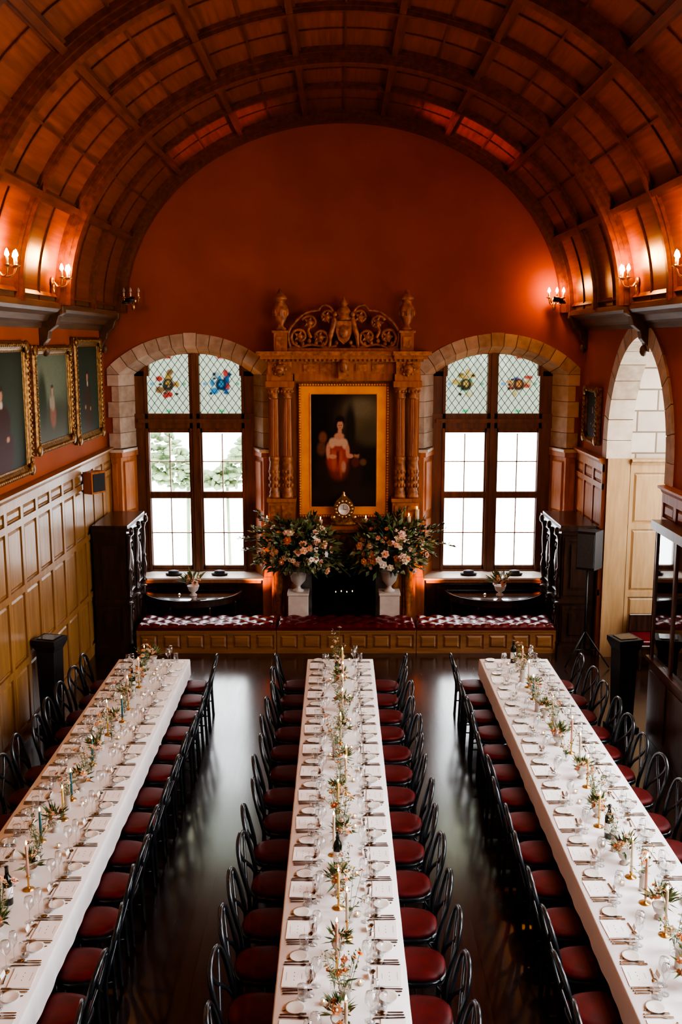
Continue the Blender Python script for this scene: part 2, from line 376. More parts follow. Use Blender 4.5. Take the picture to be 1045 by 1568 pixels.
# ---------------------------------------------------------------- stone surrounds
for wx in WX:
    b=MB(); hw,rise,spr=1.24,.48,4.46
    R=(hw*hw+rise*rise)/(2*rise); zc=spr+rise-R; am=math.asin(hw/R)
    N=13; y0,y1=YE-.022,YE+.40
    def vous(a0,a1,R,R1,y0,y1,mat,k=3):
        aa=[a0+(a1-a0)*q/k for q in range(k+1)]
        F=lambda r,a,y:(wx+r*math.sin(a),y,zc+r*math.cos(a))
        vs=[F(R,a,y0) for a in aa]+[F(R1,a,y0) for a in aa]+[F(R-.13,a,y1) for a in aa]+[F(R1,a,y1) for a in aa]; m=k+1
        fs=[]
        for q in range(k):
            fs+=[(q,m+q,m+q+1,q+1),(q,q+1,2*m+q+1,2*m+q),(m+q,3*m+q,3*m+q+1,m+q+1)]
        fs+=[(0,2*m,3*m,m),(k,m+k,3*m+k,2*m+k)]
        b.add(vs,fs,mat)
    vous(-am,am,R+.008,R+.205,y0+.012,y1,M_joint,k=20)
    for i in range(N):
        vous(-am+2*am*i/N+.003,-am+2*am*(i+1)/N-.003,R,R+.215+(.015 if i==N//2 else 0),y0,y1-.002,random.choice([M_stone,M_stone2]))
    def P_(sg,xo,e=0):
        P=[(wx+sg*(hw+e),y0+e),(xo,y0+e),(xo,y1),(wx+sg*(1.05+e),y1)]
        return P[::-1] if sg<0 else P
    z=HW+.06; j=0
    for sg in (-1,1): b.prism(P_(sg,min(max(wx+sg*(hw+.12),XL+.006),XR-.006),.008),z,spr,M_joint,ax='z')
    while z<spr-.02:
        z1=min(z+.27,spr-.004)
        w=.13 if j%2 else .20
        for sg in (-1,1):
            xo=min(max(wx+sg*(hw+w),XL+.005),XR-.005)
            b.prism(P_(sg,xo),z+.004,z1-.004,random.choice([M_stone,M_stone2]),ax='z')
        z=z1;j+=1
    for sg in (-1,1):
        P=[(wx+sg*hw,spr),(wx+sg*(R+.215)*math.sin(am),zc+(R+.215)*math.cos(am)),(wx+sg*(hw+.20),spr+.10),(wx+sg*(hw+.20),spr)]
        P=[(min(max(x,XL+.005),XR-.005),z) for x,z in P]
        if sg<0:P=P[::-1]
        b.prism(P,y0,y1,M_stone)
    b.obj('stone_arch',bev=.004)
b=MB(); c=.2; R=hb+c; am=math.acos(c/R); N=7
for sg in (-1,1):
    for i in range(N):
        a0=am*i/N+.005;a1=am*(i+1)/N-.005
        k=3; P=[]
        for r,rng in ((R-.05,range(k+1)),(R+.2,range(k,-1,-1))):
            for q in rng:
                a=a0+(a1-a0)*q/k; P.append((bm+sg*(-c+r*math.cos(a)),3.5+r*math.sin(a)))
        b.prism(P,XR-.03,XR+.36,random.choice([M_stone,M_stone2]),ax='x')
        P=[]
        for r,rng in ((R-.04,range(k+1)),(R+.19,range(k,-1,-1))):
            for q in rng:
                a=am*i/N+(am/N)*q/k; P.append((bm+sg*(-c+r*math.cos(a)),3.5+r*math.sin(a)))
        b.prism(P,XR-.02,XR+.35,M_joint,ax='x')
    z=HW+.1
    b.box(XR-.03,XR+.36,bm+sg*(hb-.05),bm+sg*(hb+.2),z,3.5,M_stone2)
b.obj('stone_arch')

# ---------------------------------------------------------------- windows
def blobs(u,v,bg,L):
    c=list(bg)
    for (x,y,rx,ry,col,soft) in L:
        dx=abs((u-x)/rx)
        if dx>1+soft: continue
        d=math.sqrt(dx**2+((v-y)/ry)**2)
        k=max(0,min(1,(1+soft-d)/(2*soft)))
        k=k*k*(3-2*k)
        c=[c[i]*(1-k)+col[i]*k for i in range(3)]
    return (*c,1)
def canvas(b,x0,x1,z0,z1,y,mat,bg,L,M=None,nx=24,nz=36,noise=.0):
    vs=[];cs=[];fs=[]
    for j in range(nz+1):
        for i in range(nx+1):
            u,v=i/nx,j/nz
            vs.append((x0+(x1-x0)*u,y,z0+(z1-z0)*v)); c=blobs(u,v,bg,L)
            k=1+noise*rnd(-1,1); cs.append((c[0]*k,c[1]*k,c[2]*k,1))
    for j in range(nz):
        for i in range(nx):
            a=j*(nx+1)+i; fs.append((a,a+1,a+nx+2,a+nx+1))
    b.add(vs,fs,mat,M,True,cs)
def heraldic(cols,dark,seed):
    R_=random.Random(seed); L=[]
    for i in range(13):
        a=R_.uniform(0,6.28); r=R_.uniform(.08,.26); L.append((.5+r*math.cos(a),.5+r*.8*math.sin(a),R_.uniform(.05,.11),R_.uniform(.03,.06),R_.choice(cols),.2))
    L.append((.5,.49,.13,.10,dark,.15)); L.append((.5,.50,.06,.055,cols[0],.2))
    for i in range(5): L.append((.5+R_.uniform(-.25,.25),.5+R_.uniform(-.18,.18),.04,.022,dark,.2))
    L.append((.5,.95,.10,.03,cols[-1],.2)); L.append((.5,.04,.08,.025,(.015,.10,.04),.2)); L.append((.12,.5,.04,.03,(.02,.06,.10),.2)); L.append((.88,.5,.04,.03,(.02,.08,.04),.2))
    return L
arms=[heraldic([(.07,.045,.012),(.10,.07,.03),(.04,.022,.01),(.08,.010,.008)],(.008,.008,.007),3),
      heraldic([(.008,.04,.07),(.005,.018,.04),(.05,.07,.06),(.08,.012,.01)],(.003,.008,.015),5),
      heraldic([(.09,.065,.02),(.04,.028,.01),(.10,.09,.05),(.02,.07,.04)],(.010,.008,.005),8),
      heraldic([(.10,.04,.012),(.09,.07,.03),(.02,.025,.05),(.08,.015,.01)],(.015,.008,.006),12)]
wi=0
for k,wx in enumerate(WX):
    b=MB(); y0,y1=YE+.40,YE+.52
    for sg in (-1,1):
        xa,xb=sorted((wx+sg*.85,wx+sg*1.2)); b.box(xa,xb,y0,y1,.78,4.5,M_frame)
        xa,xb=sorted((wx+sg*.83,wx+sg*.88)); b.box(xa,xb,y0-.03,y0,.9,4.80,M_frame)
    b.box(wx-.09,wx+.09,y0-.03,y1,.86,4.85,M_frame); b.box(wx-.035,wx+.035,y0-.06,y0-.03,.9,4.8,M_frame)
    b.prism([(wx-1.24,4.42)]+[(wx-.80,4.42),(wx-.80,4.8),(wx+.80,4.8),(wx+.80,4.42),(wx+1.24,4.42)]+arcpts(wx,1.24,4.44,.54)[0:],y0,y1,M_frame)
    b.box(wx-1.1,wx+1.1,y0-.03,y1,3.50,3.76,M_frame); b.box(wx-1.0,wx+1.0,y0-.07,y0-.03,3.60,3.67,M_frame)
    b.box(wx-1.2,wx+1.2,y0-.02,y1,.78,.93,M_frame)
    for sg in (-1,1):
        xa,xb=sorted((wx+sg*.09,wx+sg*.85)); xm=(xa+xb)/2
        for (x,w) in ((xa,.03),(xb-.03,.03)): b.box(x,x+w,y0+.02,y1-.02,.9,3.5,M_frame)
        b.box(xa,xb,y0+.0,y1-.02,2.24,2.36,M_frame); b.box(xa,xb,y0+.02,y1-.02,3.42,3.5,M_frame); b.box(xa,xb,y0+.02,y1-.02,.93,1.0,M_frame)
        b.box(xm-.008,xm+.008,y0+.04,y1-.04,1.0,3.4,M_stone)
        for z in (1.6,2.9): b.box(xa,xb,y0+.04,y1-.04,z-.008,z+.008,M_stone)
        b.add([(xa,y0+.07,.9),(xb,y0+.07,.9),(xb,y0+.07,3.5),(xa,y0+.07,3.5)],[(0,1,2,3)],M_glass)
        canvas(b,xa,xb,3.76,4.8,y0+.06,M_stain,(.105,.120,.092),arms[wi],nx=44,nz=62,noise=.10); wi+=1
        w,h=xb-xa,1.04; st=.125
        for q in range(-12,13):
            for sl in (1,-1):
                m=1.35*sl; c0=q*st*1.35; pts=[]
                for t in (0,w): pts.append((t,c0+m*t+(0 if sl>0 else 1.04)))
                (ta,za),(tb,zb)=pts; dz=zb-za
                lo,hi=sorted(((0-za)/dz,(h-za)/dz)); lo=max(0,lo);hi=min(1,hi)
                if hi>lo+.02:
                    b.tube([(xa+ta+(tb-ta)*s_,y0+.05,3.76+za+(zb-za)*s_) for s_ in (lo,hi)],.0055,M_lead,n=4)
    b.obj('window_%d'%(k+1))
    b=MB(); b.box(wx-1.22,wx+1.22,YE-.16,YE+.4,.86,.90,M_sill); b.box(wx-1.18,wx+1.18,YE-.13,YE,.80,.86,M_oak2); b.obj('window_sill',bev=.01)
def sidewin(name,x,ya,yb,za,zb,n):
    b=MB()
    for y in (ya,yb-.08): b.box(x,x+.1,y,y+.08,za,zb,M_frame)
    for z in (za,zb-.08): b.box(x,x+.1,ya,yb,z,z+.08,M_frame)
    for i in range(1,n): yy=ya+(yb-ya)*i/n; b.box(x,x+.1,yy-.05,yy+.05,za,zb,M_frame)
    b.box(x,x+.1,ya,yb,(za*.35+zb*.65)-.05,(za*.35+zb*.65)+.05,M_frame)
    b.add([(x+.05,ya,za),(x+.05,yb,za),(x+.05,yb,zb),(x+.05,ya,zb)],[(0,1,2,3)],M_glass)
    b.obj(name)
for i,(a,c) in enumerate(side_w): sidewin('window_%d'%(i+3),XR+.12,a,c,1.2,4.9,2)
sidewin('window_6',5.97,BY0+.3,BY1-.3,1.0,4.7,3)
b=MB()
for i in range(620):
    x=rnd(-6.2,-2.3); t=rnd(0,1)**.8; b.ell((x,rnd(27.5,29),.95+1.7*t*(.6+.4*math.sin(x*2.1))),(rnd(.04,.18),.15,rnd(.03,.11)),M_green,6,4)
b.tube([(-4.4,28.2,-4),(-4.3,28.2,1.4)],.05,M_green); b.tube([(-3.1,28.2,-4),(-3.2,28.2,1.3)],.04,M_green)
b.obj('tree')

# ---------------------------------------------------------------- fireplace
b=MB()
def sbox(a,c,y0,y1,z0,z1,mat):
    for sg in (-1,1):
        xa,xb=sorted((CX+sg*a,CX+sg*c)); b.box(xa,xb,y0,y1,z0,z1,mat)
def cbox(h,y0,y1,z0,z1,mat): b.box(CX-h,CX+h,y0,y1,z0,z1,mat)
sbox(.56,.74,16.98,YE,0,1.38,M_marble); cbox(.74,16.98,YE,1.2,1.42,M_marble); cbox(.78,16.93,YE,1.42,1.47,M_oak2)
sbox(.74,1.26,17.02,YE,0,1.78,M_oak2); cbox(.74,17.02,YE,1.47,1.78,M_oak2)
sbox(.80,.98,16.96,17.02,.2,1.6,M_carve); sbox(1.04,1.22,16.96,17.02,.2,1.6,M_carve)
for sg in (-1,1):
    for xx in (.89,1.13):
        b.lathe([(.06,0),(.07,.1),(.04,.16),(.06,.5),(.075,.8),(.05,1.1),(.08,1.3),(.08,1.4)],M_carve,(CX+sg*xx,16.93,.2),10)
for i in range(7): b.ell((CX-.6+.2*i,17.0,1.62),(.07,.04,.06),M_carve,8,5)
cbox(1.34,16.80,YE,1.78,1.84,M_oak2); cbox(1.40,16.74,YE,1.84,1.90,M_oak2)
cbox(.56,YE+.55,YE+.58,0,1.25,M_soot); sbox(.56,.58,YE,YE+.55,0,1.25,M_soot); cbox(.56,YE,YE+.55,1.2,1.25,M_soot); cbox(.56,16.98,YE+.55,.0,.06,M_marble)
b.box(CX-.3,CX+.3,YE+.05,YE+.35,.28,.32,M_blkm)
for i in range(9): b.box(CX-.3+.075*i-.006,CX-.3+.075*i+.006,YE+.05,YE+.065,.2,.46,M_blkm)
for sx in (-.28,.28): b.box(CX+sx-.02,CX+sx+.02,YE+.05,YE+.35,.06,.3,M_blkm)
for i in range(4):
    x=CX-.14+.10*i; y=YE+.15+.05*(i%2); h=.24
    b.lathe([(.028,0),(.028,h)],M_soot,(x,y,.32),8); b.ell((x,y,.32+h+.012),(.006,.006,.013),M_flame,6,5)
cbox(1.30,17.16,YE,1.90,4.86,M_oak2)
sbox(.84,1.30,16.90,17.16,1.90,2.32,M_oak2); sbox(.88,1.06,16.88,16.90,1.98,2.24,M_carve); sbox(1.1,1.27,16.88,16.90,1.98,2.24,M_carve)
sbox(.82,1.32,16.86,17.16,2.30,2.36,M_oak2)
for sg in (-1,1):
    for xx in (.97,1.19):
        cx_=CX+sg*xx
        prof=[(.10,0),(.10,.04),(.085,.06),(.092,.1),(.075,.14),(.085,.35),(.095,.5),(.08,.62),(.095,.66),(.095,.70),(.078,.73)]
        b.lathe(prof,M_carve,(cx_,17.0,2.36),14)
        for z in (.22,.34,.46):
            for q in range(6):
                a=pi+pi*q/5; b.ell((cx_+.085*math.cos(a),17.0+.085*math.sin(a),2.36+z),(.022,.022,.04),M_carve,6,4)
        vs=[];fs=[];N=32
        for z,r in ((3.08,.078),(4.08,.07)):
            for i in range(N): a=2*pi*i/N; rr=r*(1 if i%2 else .86); vs.append((cx_+rr*math.cos(a),17.0+rr*math.sin(a),z))
        fs=[(i,(i+1)%N,(i+1)%N+N,i+N) for i in range(N)]
        b.add(vs,fs,M_oak2)
        b.lathe([(.075,0),(.09,.03),(.075,.05),(.08,.08),(.115,.18),(.12,.2)],M_carve,(cx_,17.0,4.06),14)
        for q in range(6):
            a=pi+pi*q/5; b.ell((cx_+.1*math.cos(a),17.0+.1*math.sin(a),4.19),(.025,.025,.03),M_carve,6,4)
sbox(.84,1.32,16.86,17.16,4.26,4.36,M_oak2); cbox(.84,17.04,17.16,4.36,4.48,M_oak2); sbox(.86,1.30,16.9,17.16,4.36,4.48,M_oak2)
cbox(1.30,17.02,17.16,4.48,4.68,M_oak2); sbox(.88,1.28,16.88,17.1,4.48,4.68,M_carve)
for sg in (-1,1):
    b.ell((CX+sg*1.08,16.86,4.56),(.09,.08,.1),M_carve,10,7); b.ell((CX+sg*1.08,16.79,4.53),(.045,.04,.04),M_carve)
    for q in range(8):
        a=2*pi*q/8; b.ell((CX+sg*1.08+.1*math.cos(a),16.86,4.56+.1*math.sin(a)),(.03,.03,.03),M_carve,6,4)
    for xx in (.3,.58): b.box(CX+sg*xx-.1,CX+sg*xx+.1,17.0,17.02,4.52,4.64,M_carve)
b.box(CX-.09,CX+.09,16.88,17.1,4.40,4.80,M_carve); b.ell((CX,16.86,4.62),(.07,.06,.12),M_carve,10,7)
cbox(1.34,16.9,YE,4.68,4.73,M_oak2); sbox(.84,1.40,16.78,YE,4.73,4.79,M_oak2); cbox(1.36,16.86,YE,4.73,4.79,M_oak2)
sbox(.82,1.46,16.70,YE,4.79,4.86,M_carve); cbox(1.40,16.8,YE,4.79,4.86,M_carve)
x=-1.3
while x<1.31:
    b.box(CX+x-.018,CX+x+.018,16.86,16.92,4.69,4.73,M_carve); x+=.075
sbox(.95,1.17,16.86,17.14,4.86,5.16,M_oak2); sbox(.92,1.20,16.83,17.17,5.16,5.20,M_carve); sbox(.99,1.13,16.84,16.86,4.92,5.1,M_carve)
for sg in (-1,1):
    b.lathe([(.09,0),(.10,.03),(.05,.07),(.05,.1),(.10,.2),(.13,.32),(.115,.40),(.07,.46),(.09,.5),(.12,.52),(.10,.56),(.06,.60),(.04,.66),(0,.70)],M_carve,(CX+sg*1.06,17.0,5.2),14)
    for q in range(8):
        a=2*pi*q/8; b.ell((CX+sg*1.06+.11*math.cos(a),17+.11*math.sin(a),5.5),(.035,.035,.07),M_carve,6,4)
def spiral(cx,cz,r0,r1,a0,turn,n=26):
    return [(cx+(r0+(r1-r0)*i/n)*math.cos(a0+turn*i/n),17.02,cz+(r0+(r1-r0)*i/n)*math.sin(a0+turn*i/n)) for i in range(n+1)]
def sc(sg,P,r=.034,mat=M_carve):
    P=[(CX+sg*p[0],p[1],p[2]) for p in P]
    b.tube(P,[r*(1-.3*i/len(P)) for i in range(len(P))],mat,n=8,ref=(0,-1,0),flat=1.6)
for sg in (-1,1):
    sc(sg,spiral(.74,5.10,.17,.03,-pi/2,2.6*pi))
    sc(sg,spiral(.40,5.09,.15,.03,-pi/2,-2.6*pi))
    sc(sg,spiral(.57,5.33,.13,.02,pi*.1,2.4*pi),.030)
    sc(sg,spiral(.28,5.42,.14,.025,pi*1.2,-2.4*pi),.030)
    sc(sg,cr([(.90,17.02,4.90),(.93,17.02,5.15),(.82,17.02,5.34),(.62,17.02,5.50),(.40,17.02,5.54)],6),.030)
    sc(sg,cr([(.12,17.02,4.95),(.28,17.02,4.92),(.55,17.02,4.97),(.74,17.02,4.92),(.90,17.02,4.93)],6),.030)
    sc(sg,cr([(.10,17.02,5.3),(.2,17.02,5.56),(.34,17.02,5.62),(.42,17.02,5.54)],6),.026)
    sc(sg,cr([(.55,17.02,5.08),(.60,17.02,5.2),(.55,17.02,5.28)],5),.034)
    for (px,pz) in ((.74,5.10),(.40,5.09),(.57,5.33),(.28,5.42)):
        b.ell((CX+sg*px,16.99,pz),(.055,.05,.055),M_carve)
        for q in range(5):
            a=pi*q/2.5; b.leaf((CX+sg*px,16.97,pz),(math.cos(a),-.1,math.sin(a)),(0,-1,0),.11,.05,M_carve)
    for q in range(7): b.ell((CX+sg*(.12+.115*q),17.0,5.0+.03*math.sin(q*2)),(.035,.03,.045),M_carve)
    b.tube(cr([(CX+sg*.24,16.98,4.92),(CX+sg*.22,16.96,5.12),(CX+sg*.17,16.96,5.3),(CX+sg*.15,16.96,5.42)],4),[.03]*4+[.045]*4+[.05]*3+[.035]*2,M_carve,n=8)
    b.ell((CX+sg*.15,16.95,5.47),(.045,.05,.05),M_carve)
cbox(1.0,16.96,17.1,4.86,4.91,M_oak2)
b.prism([(CX-.13,5.36),(CX-.13,5.16),(CX-.09,5.05),(CX,4.97),(CX+.09,5.05),(CX+.13,5.16),(CX+.13,5.36)],16.93,17.08,M_carve)
b.ell((CX,16.93,5.18),(.09,.04,.12),M_carve); b.box(CX-.12,CX+.12,16.92,16.94,5.2,5.23,M_oak2)
b.lathe([(.12,0),(.14,.04),(.10,.08),(.13,.14),(.09,.20),(.05,.24),(.08,.28),(.03,.34),(0,.40)],M_carve,(CX,17.0,5.37),12)
b.obj('fireplace_overmantel')

# ---------------------------------------------------------------- pictures
def frame(b,w,h,prof,mat,M,beads=None,bm_=None):
    vs=[];fs=[]
    for o,t in prof:
        for sx,sz in ((-1,-1),(1,-1),(1,1),(-1,1)): vs.append((sx*(w/2-o),-t,sz*(h/2-o)))
    for j in range(len(prof)-1):
        for i in range(4): k=(i+1)%4; fs.append((j*4+i,j*4+k,j*4+4+k,j*4+4+i))
    b.add(vs,fs,mat,M)
    if beads:
        o,t,st,r=beads
        for (L,f) in ((w-2*o,lambda q:(q,h/2-o)),(w-2*o,lambda q:(q,-h/2+o)),(h-2*o,lambda q:(w/2-o,q)),(h-2*o,lambda q:(-w/2+o,q))):
            n=int(L/st)
            for i in range(n+1):
                a,c=f(-L/2+L*i/n); b.ell((a,-t,c),(r,r*.7,r),bm_ or mat,6,4,M)
SK=(.52,.27,.17); HR=(.018,.010,.007); RD=(.36,.055,.02); RD2=(.44,.11,.05); CR=(.54,.36,.24)
LADY=[(.85,.80,.38,.20,(.12,.09,.045),.6),(.75,.88,.20,.08,(.17,.14,.08),.6),(.95,.66,.22,.10,(.08,.065,.03),.6),(.60,.70,.08,.22,(.02,.017,.01),.5),(.08,.55,.18,.6,(.010,.006,.005),.5),
 (.5,.08,.7,.12,(.035,.02,.012),.6),(.22,.30,.16,.16,(.03,.014,.009),.4),(.64,.34,.15,.20,(.035,.016,.012),.4),
 (.18,.62,.06,.05,(.20,.08,.04),.4),(.16,.52,.07,.06,(.14,.06,.03),.4),
 (.42,.36,.15,.12,(.20,.04,.02),.35),(.37,.42,.13,.10,RD,.3),(.47,.47,.12,.10,RD,.3),(.40,.50,.13,.09,RD,.3),(.35,.45,.04,.11,RD2,.4),(.46,.40,.025,.12,RD2,.5),(.41,.47,.02,.09,(.18,.025,.012),.5),(.50,.36,.035,.05,(.45,.25,.16),.4),
 (.40,.545,.10,.05,RD,.3),(.42,.585,.115,.042,CR,.25),(.32,.57,.05,.045,CR,.3),(.52,.56,.045,.045,CR,.3),
 (.26,.50,.03,.07,SK,.3),(.33,.45,.06,.02,SK,.3),(.56,.50,.03,.06,SK,.3),(.60,.455,.05,.02,SK,.3),
 (.43,.632,.075,.030,SK,.25),(.44,.672,.030,.035,SK,.25),
 (.44,.765,.078,.050,HR,.3),(.38,.72,.030,.045,HR,.3),(.445,.728,.046,.042,SK,.2),(.44,.782,.062,.022,HR,.25),(.43,.728,.008,.005,HR,.4),(.462,.728,.008,.005,HR,.4),(.448,.705,.013,.004,(.4,.1,.07),.4),
 (.70,.46,.040,.030,(.38,.19,.11),.3),(.70,.483,.040,.016,HR,.3),(.68,.40,.06,.045,(.12,.03,.02),.3),(.80,.40,.05,.03,(.16,.08,.04),.4)]
b=MB(); M=T(CX,17.16,(2.0+4.32)/2)
frame(b,1.56,2.32,[(0,0),(0,.07),(.03,.09),(.05,.07),(.055,.05)],M_carve,M,beads=(.025,.09,.045,.018),bm_=M_giltf)
b.box(-.735,.735,-.062,-.01,-1.11,1.11,M_giltf,M)
frame(b,1.17,1.99,[(0,.06),(0,.072),(.012,.075),(.025,.064)],M_giltf,M)
canvas(b,-.56,.56,-.97,.97,-.066,M_art,(.016,.010,.007),LADY,M,nx=100,nz=174,noise=.08)
b.obj('portrait_painting')
def portrait(w,h,M,bg,L,fw=.14):
    b=MB()
    frame(b,w,h,[(0,0),(0,.05),(.02,.075),(.05,.085),(.07,.06),(fw*.65,.05),(fw*.8,.035),(fw*.95,.03),(fw,.02)],M_gilt,M,beads=(.045,.08,.07,.026))
    for sx in (-1,1):
        for sz in (-1,1):
            b.ell((sx*(w/2-.07),-.07,sz*(h/2-.07)),(.085,.035,.085),M_gilt,8,6,M)
            b.ell((sx*(w/2-.19),-.065,sz*(h/2-.05)),(.05,.025,.035),M_gilt,8,5,M); b.ell((sx*(w/2-.05),-.065,sz*(h/2-.19)),(.035,.025,.05),M_gilt,8,5,M)
    b.box(-w/2+.02,w/2-.02,-.02,0,-h/2+.02,h/2-.02,M_dark,M)
    canvas(b,-w/2+fw-.01,w/2-fw+.01,-h/2+fw-.01,h/2-fw+.01,-.024,M_art,bg,L,M,nx=60,nz=70,noise=.08)
    b.obj('portrait_painting')
def man(x=.5,c=(.02,.015,.012),skin=(.40,.21,.13)):
    return [(.8,.6,.3,.4,(.035,.05,.03),.6),(x,.18,.20,.22,c,.2),(x-.07,.40,.10,.13,c,.25),(x+.06,.42,.10,.12,c,.25),(x,.50,.12,.06,c,.25),(x,.565,.03,.03,(.45,.4,.33),.25),(x-.01,.645,.042,.055,skin,.2),(x-.01,.70,.050,.028,(.03,.018,.012),.2),(x-.055,.655,.014,.04,(.03,.018,.012),.3),(x-.12,.3,.03,.025,skin,.3),(x+.10,.27,.03,.022,skin,.3)]
ML=lambda y,z:T(XL+.01,y,z)@RZ(pi/2)
portrait(1.65,1.62,ML(15.98,4.27),(.03,.04,.025),man(.5,(.05,.03,.015)))
portrait(1.85,1.44,ML(14.0,4.25),(.08,.10,.06),[(.5,.75,.6,.3,(.14,.17,.11),.5),(.5,.2,.6,.25,(.06,.06,.03),.4),(.5,.30,.09,.16,(.22,.09,.05),.25),(.5,.44,.06,.10,(.28,.24,.17),.25),(.43,.45,.02,.08,(.28,.24,.17),.3),(.5,.55,.02,.025,(.40,.23,.15),.3),(.5,.595,.026,.035,(.42,.24,.16),.2),(.5,.63,.035,.02,(.05,.03,.02),.3),(.2,.5,.12,.3,(.03,.04,.015),.4)])
portrait(2.2,1.70,ML(11.75,4.18),(.022,.028,.018),man(.55,(.045,.014,.010)))
portrait(2.0,1.6,ML(9.2,4.2),(.04,.05,.035),man(.5))
portrait(.92,.92,T(XR-.01,16.4,3.83)@RZ(-pi/2),(.03,.02,.015),man(.5,(.03,.015,.01)),fw=.1)

# ---------------------------------------------------------------- sconces
def sconce(bulb):
    b=MB()
    b.lathe([(.0,0),(.05,.0),(.06,.01),(.04,.025),(0,.03)],M_brass,M=Matrix.Rotation(pi/2,4,'X'),n=12)
    b.ell((0,-.02,-.09),(.03,.02,.06),M_brass)
    for sx in (-1,0,1):
        P=cr([(0,-.02,0),(sx*.05,-.07,-.06),(sx*.09,-.13-.03*(sx==0),-.05),(sx*.11,-.15-.05*(sx==0),.02)],6)
        b.tube(P,.008,M_brass,n=6)
        x,y,z=P[-1]
        b.lathe([(.01,0),(.04,.015),(.042,.02),(.014,.022),(.014,.03)],M_brass,(x,y,z),10)
        b.lathe([(.012,0),(.012,.06)],M_wax[0],(x,y,z+.03),8)
        b.lathe([(.008,0),(.024,.02),(.019,.045),(.006,.075),(0,.08)],bulb,(x,y,z+.09),8)
    return b.mesh('wall_sconce')
me_sc=sconce(M_bulb); me_sco=sconce(M_bulboff)
def plight(name,loc,p,col=(1,.40,.11),r=.08):
    l=D.lights.new(name,'POINT'); l.energy=p; l.color=col; l.shadow_soft_size=r
    o=D.objects.new(name,l); S.collection.objects.link(o); o.location=loc
for y in (13.36,11.2,9.0,5.9,2.4,.4):
    e=1. if y>8 else .7
    inst('wall_sconce',me_sc,(XL+.28,y,5.80),pi/2,1.15); plight('sconce_light',(XL+.56,y,6.02),54*e)
    inst('wall_sconce',me_sc,(XR-.28,y,5.80),-pi/2,1.15); plight('sconce_light',(XR-.56,y,6.02),62*e)
inst('wall_sconce',me_sc,(CX+3.54,YE-.20,5.70),0,1.1); plight('sconce_light',(CX+3.52,YE-.36,5.86),30,r=.05)
inst('wall_sconce',me_sco,(CX-3.54,YE-.20,5.70),0,1.1)
for sg,tx in ((-1,CX-1.9),(1,CX+2.0)):
    b=MB(); p=Vector((CX-sg*3.52,16.35,5.62)); d=(Vector((tx,16.3,8.25))-p).normalized()
    b.lathe([(.05,0),(.055,.02),(.03,.05)],M_blkm,tuple(p),12)
    b.tube([p+Vector((0,0,.05)),p+d*.16],[.03,.045],M_blkm,n=10); b.obj('uplight')
    l=D.lights.new('uplight_spot','SPOT'); l.energy=2400 if sg>0 else 1300; l.color=(1,.17,.03); l.spot_size=math.radians(18); l.spot_blend=.8; l.shadow_soft_size=.04
    o=D.objects.new('uplight_spot',l); S.collection.objects.link(o); o.location=p+d*.2; o.rotation_euler=d.to_track_quat('-Z','Y').to_euler()
for wx in WX:
    for sg in (-1,1):
        x=wx+sg*1.14; y=16.86
        if abs(x-CX)>2: x=wx+sg*1.0; y=16.95
        b=MB(); b.lathe([(.07,0),(.075,.02),(.045,.04),(.055,.12),(.07,.16)],M_blkm,(x,y,0),12); b.obj('floor_uplight')
        l=D.lights.new('floor_uplight_spot','SPOT'); l.energy=260; l.color=(1,.36,.09); l.spot_size=math.radians(58); l.spot_blend=.9; l.shadow_soft_size=.04
        o=D.objects.new('floor_uplight_spot',l); S.collection.objects.link(o); o.location=(x,y,.20)
        d=Vector((sg*.16,.42,2.2)); o.rotation_euler=d.to_track_quat('-Z','Y').to_euler()

# ---------------------------------------------------------------- bench
def tuft(b,x0,x1,y0,y1,z,h,mat):
    nx=int((x1-x0)/.02); ny=int((y1-y0)/.02); vs=[];fs=[]
    for j in range(ny+1):
        for i in range(nx+1):
            u,v=i/nx,j/ny; x=x0+(x1-x0)*u; y=y0+(y1-y0)*v
            e=min(1,min(u*(x1-x0),(1-u)*(x1-x0),v*(y1-y0),(1-v)*(y1-y0))/.05); ez=math.sqrt(max(0,1-(1-e)**2))
            d=abs(math.sin(pi*(x/.30+y/.30)))*abs(math.sin(pi*(x/.30-y/.30)))
            vs.append((x,y,z+h*ez*(.45+.55*d**.45)))
    for j in range(ny):
        for i in range(nx): a=j*(nx+1)+i; fs.append((a,a+1,a+nx+2,a+nx+1))
    b.add(vs,fs,mat,None,True)
for k,(x0,x1) in enumerate(((-3.30,-1.02),(-1.01,1.26),(1.27,3.54))):
    b=MB(); y0,y1=15.65,16.25
    b.box(x0,x1,y0+.02,y1,0,.36,M_oakm)
    b.box(x0,x1,y0-.01,y0+.02,0,.07,M_oakm); b.box(x0,x1,y0,y0+.02,.31,.36,M_oakm)
    n=6; w=(x1-x0)/n
    for i in range(n+1):
        xc=x0+i*w; b.box(max(x0,xc-.04),min(x1,xc+.04),y0,y0+.02,.07,.31,M_oakm)
    for i in range(n):
        xa,xb=x0+i*w+.06,x0+(i+1)*w-.06
        b.add([(xa,y0+.019,.09),(xb,y0+.019,.09),(xb,y0+.019,.29),(xa,y0+.019,.29),(xa+.03,y0+.002,.12),(xb-.03,y0+.002,.12),(xb-.03,y0+.002,.26),(xa+.03,y0+.002,.26)],[(0,1,5,4),(1,2,6,5),(2,3,7,6),(3,0,4,7),(4,5,6,7)],M_oakm)
    b.box(x0,x1,y0-.01,y1,.36,.38,M_oakm)
    b.box(x0+.01,x1-.01,y0,y1-.01,.38,.43,M_velvet)
    tuft(b,x0+.01,x1-.01,y0,y1-.01,.42,.075,M_velvet)
    b.obj('upholstered_bench')
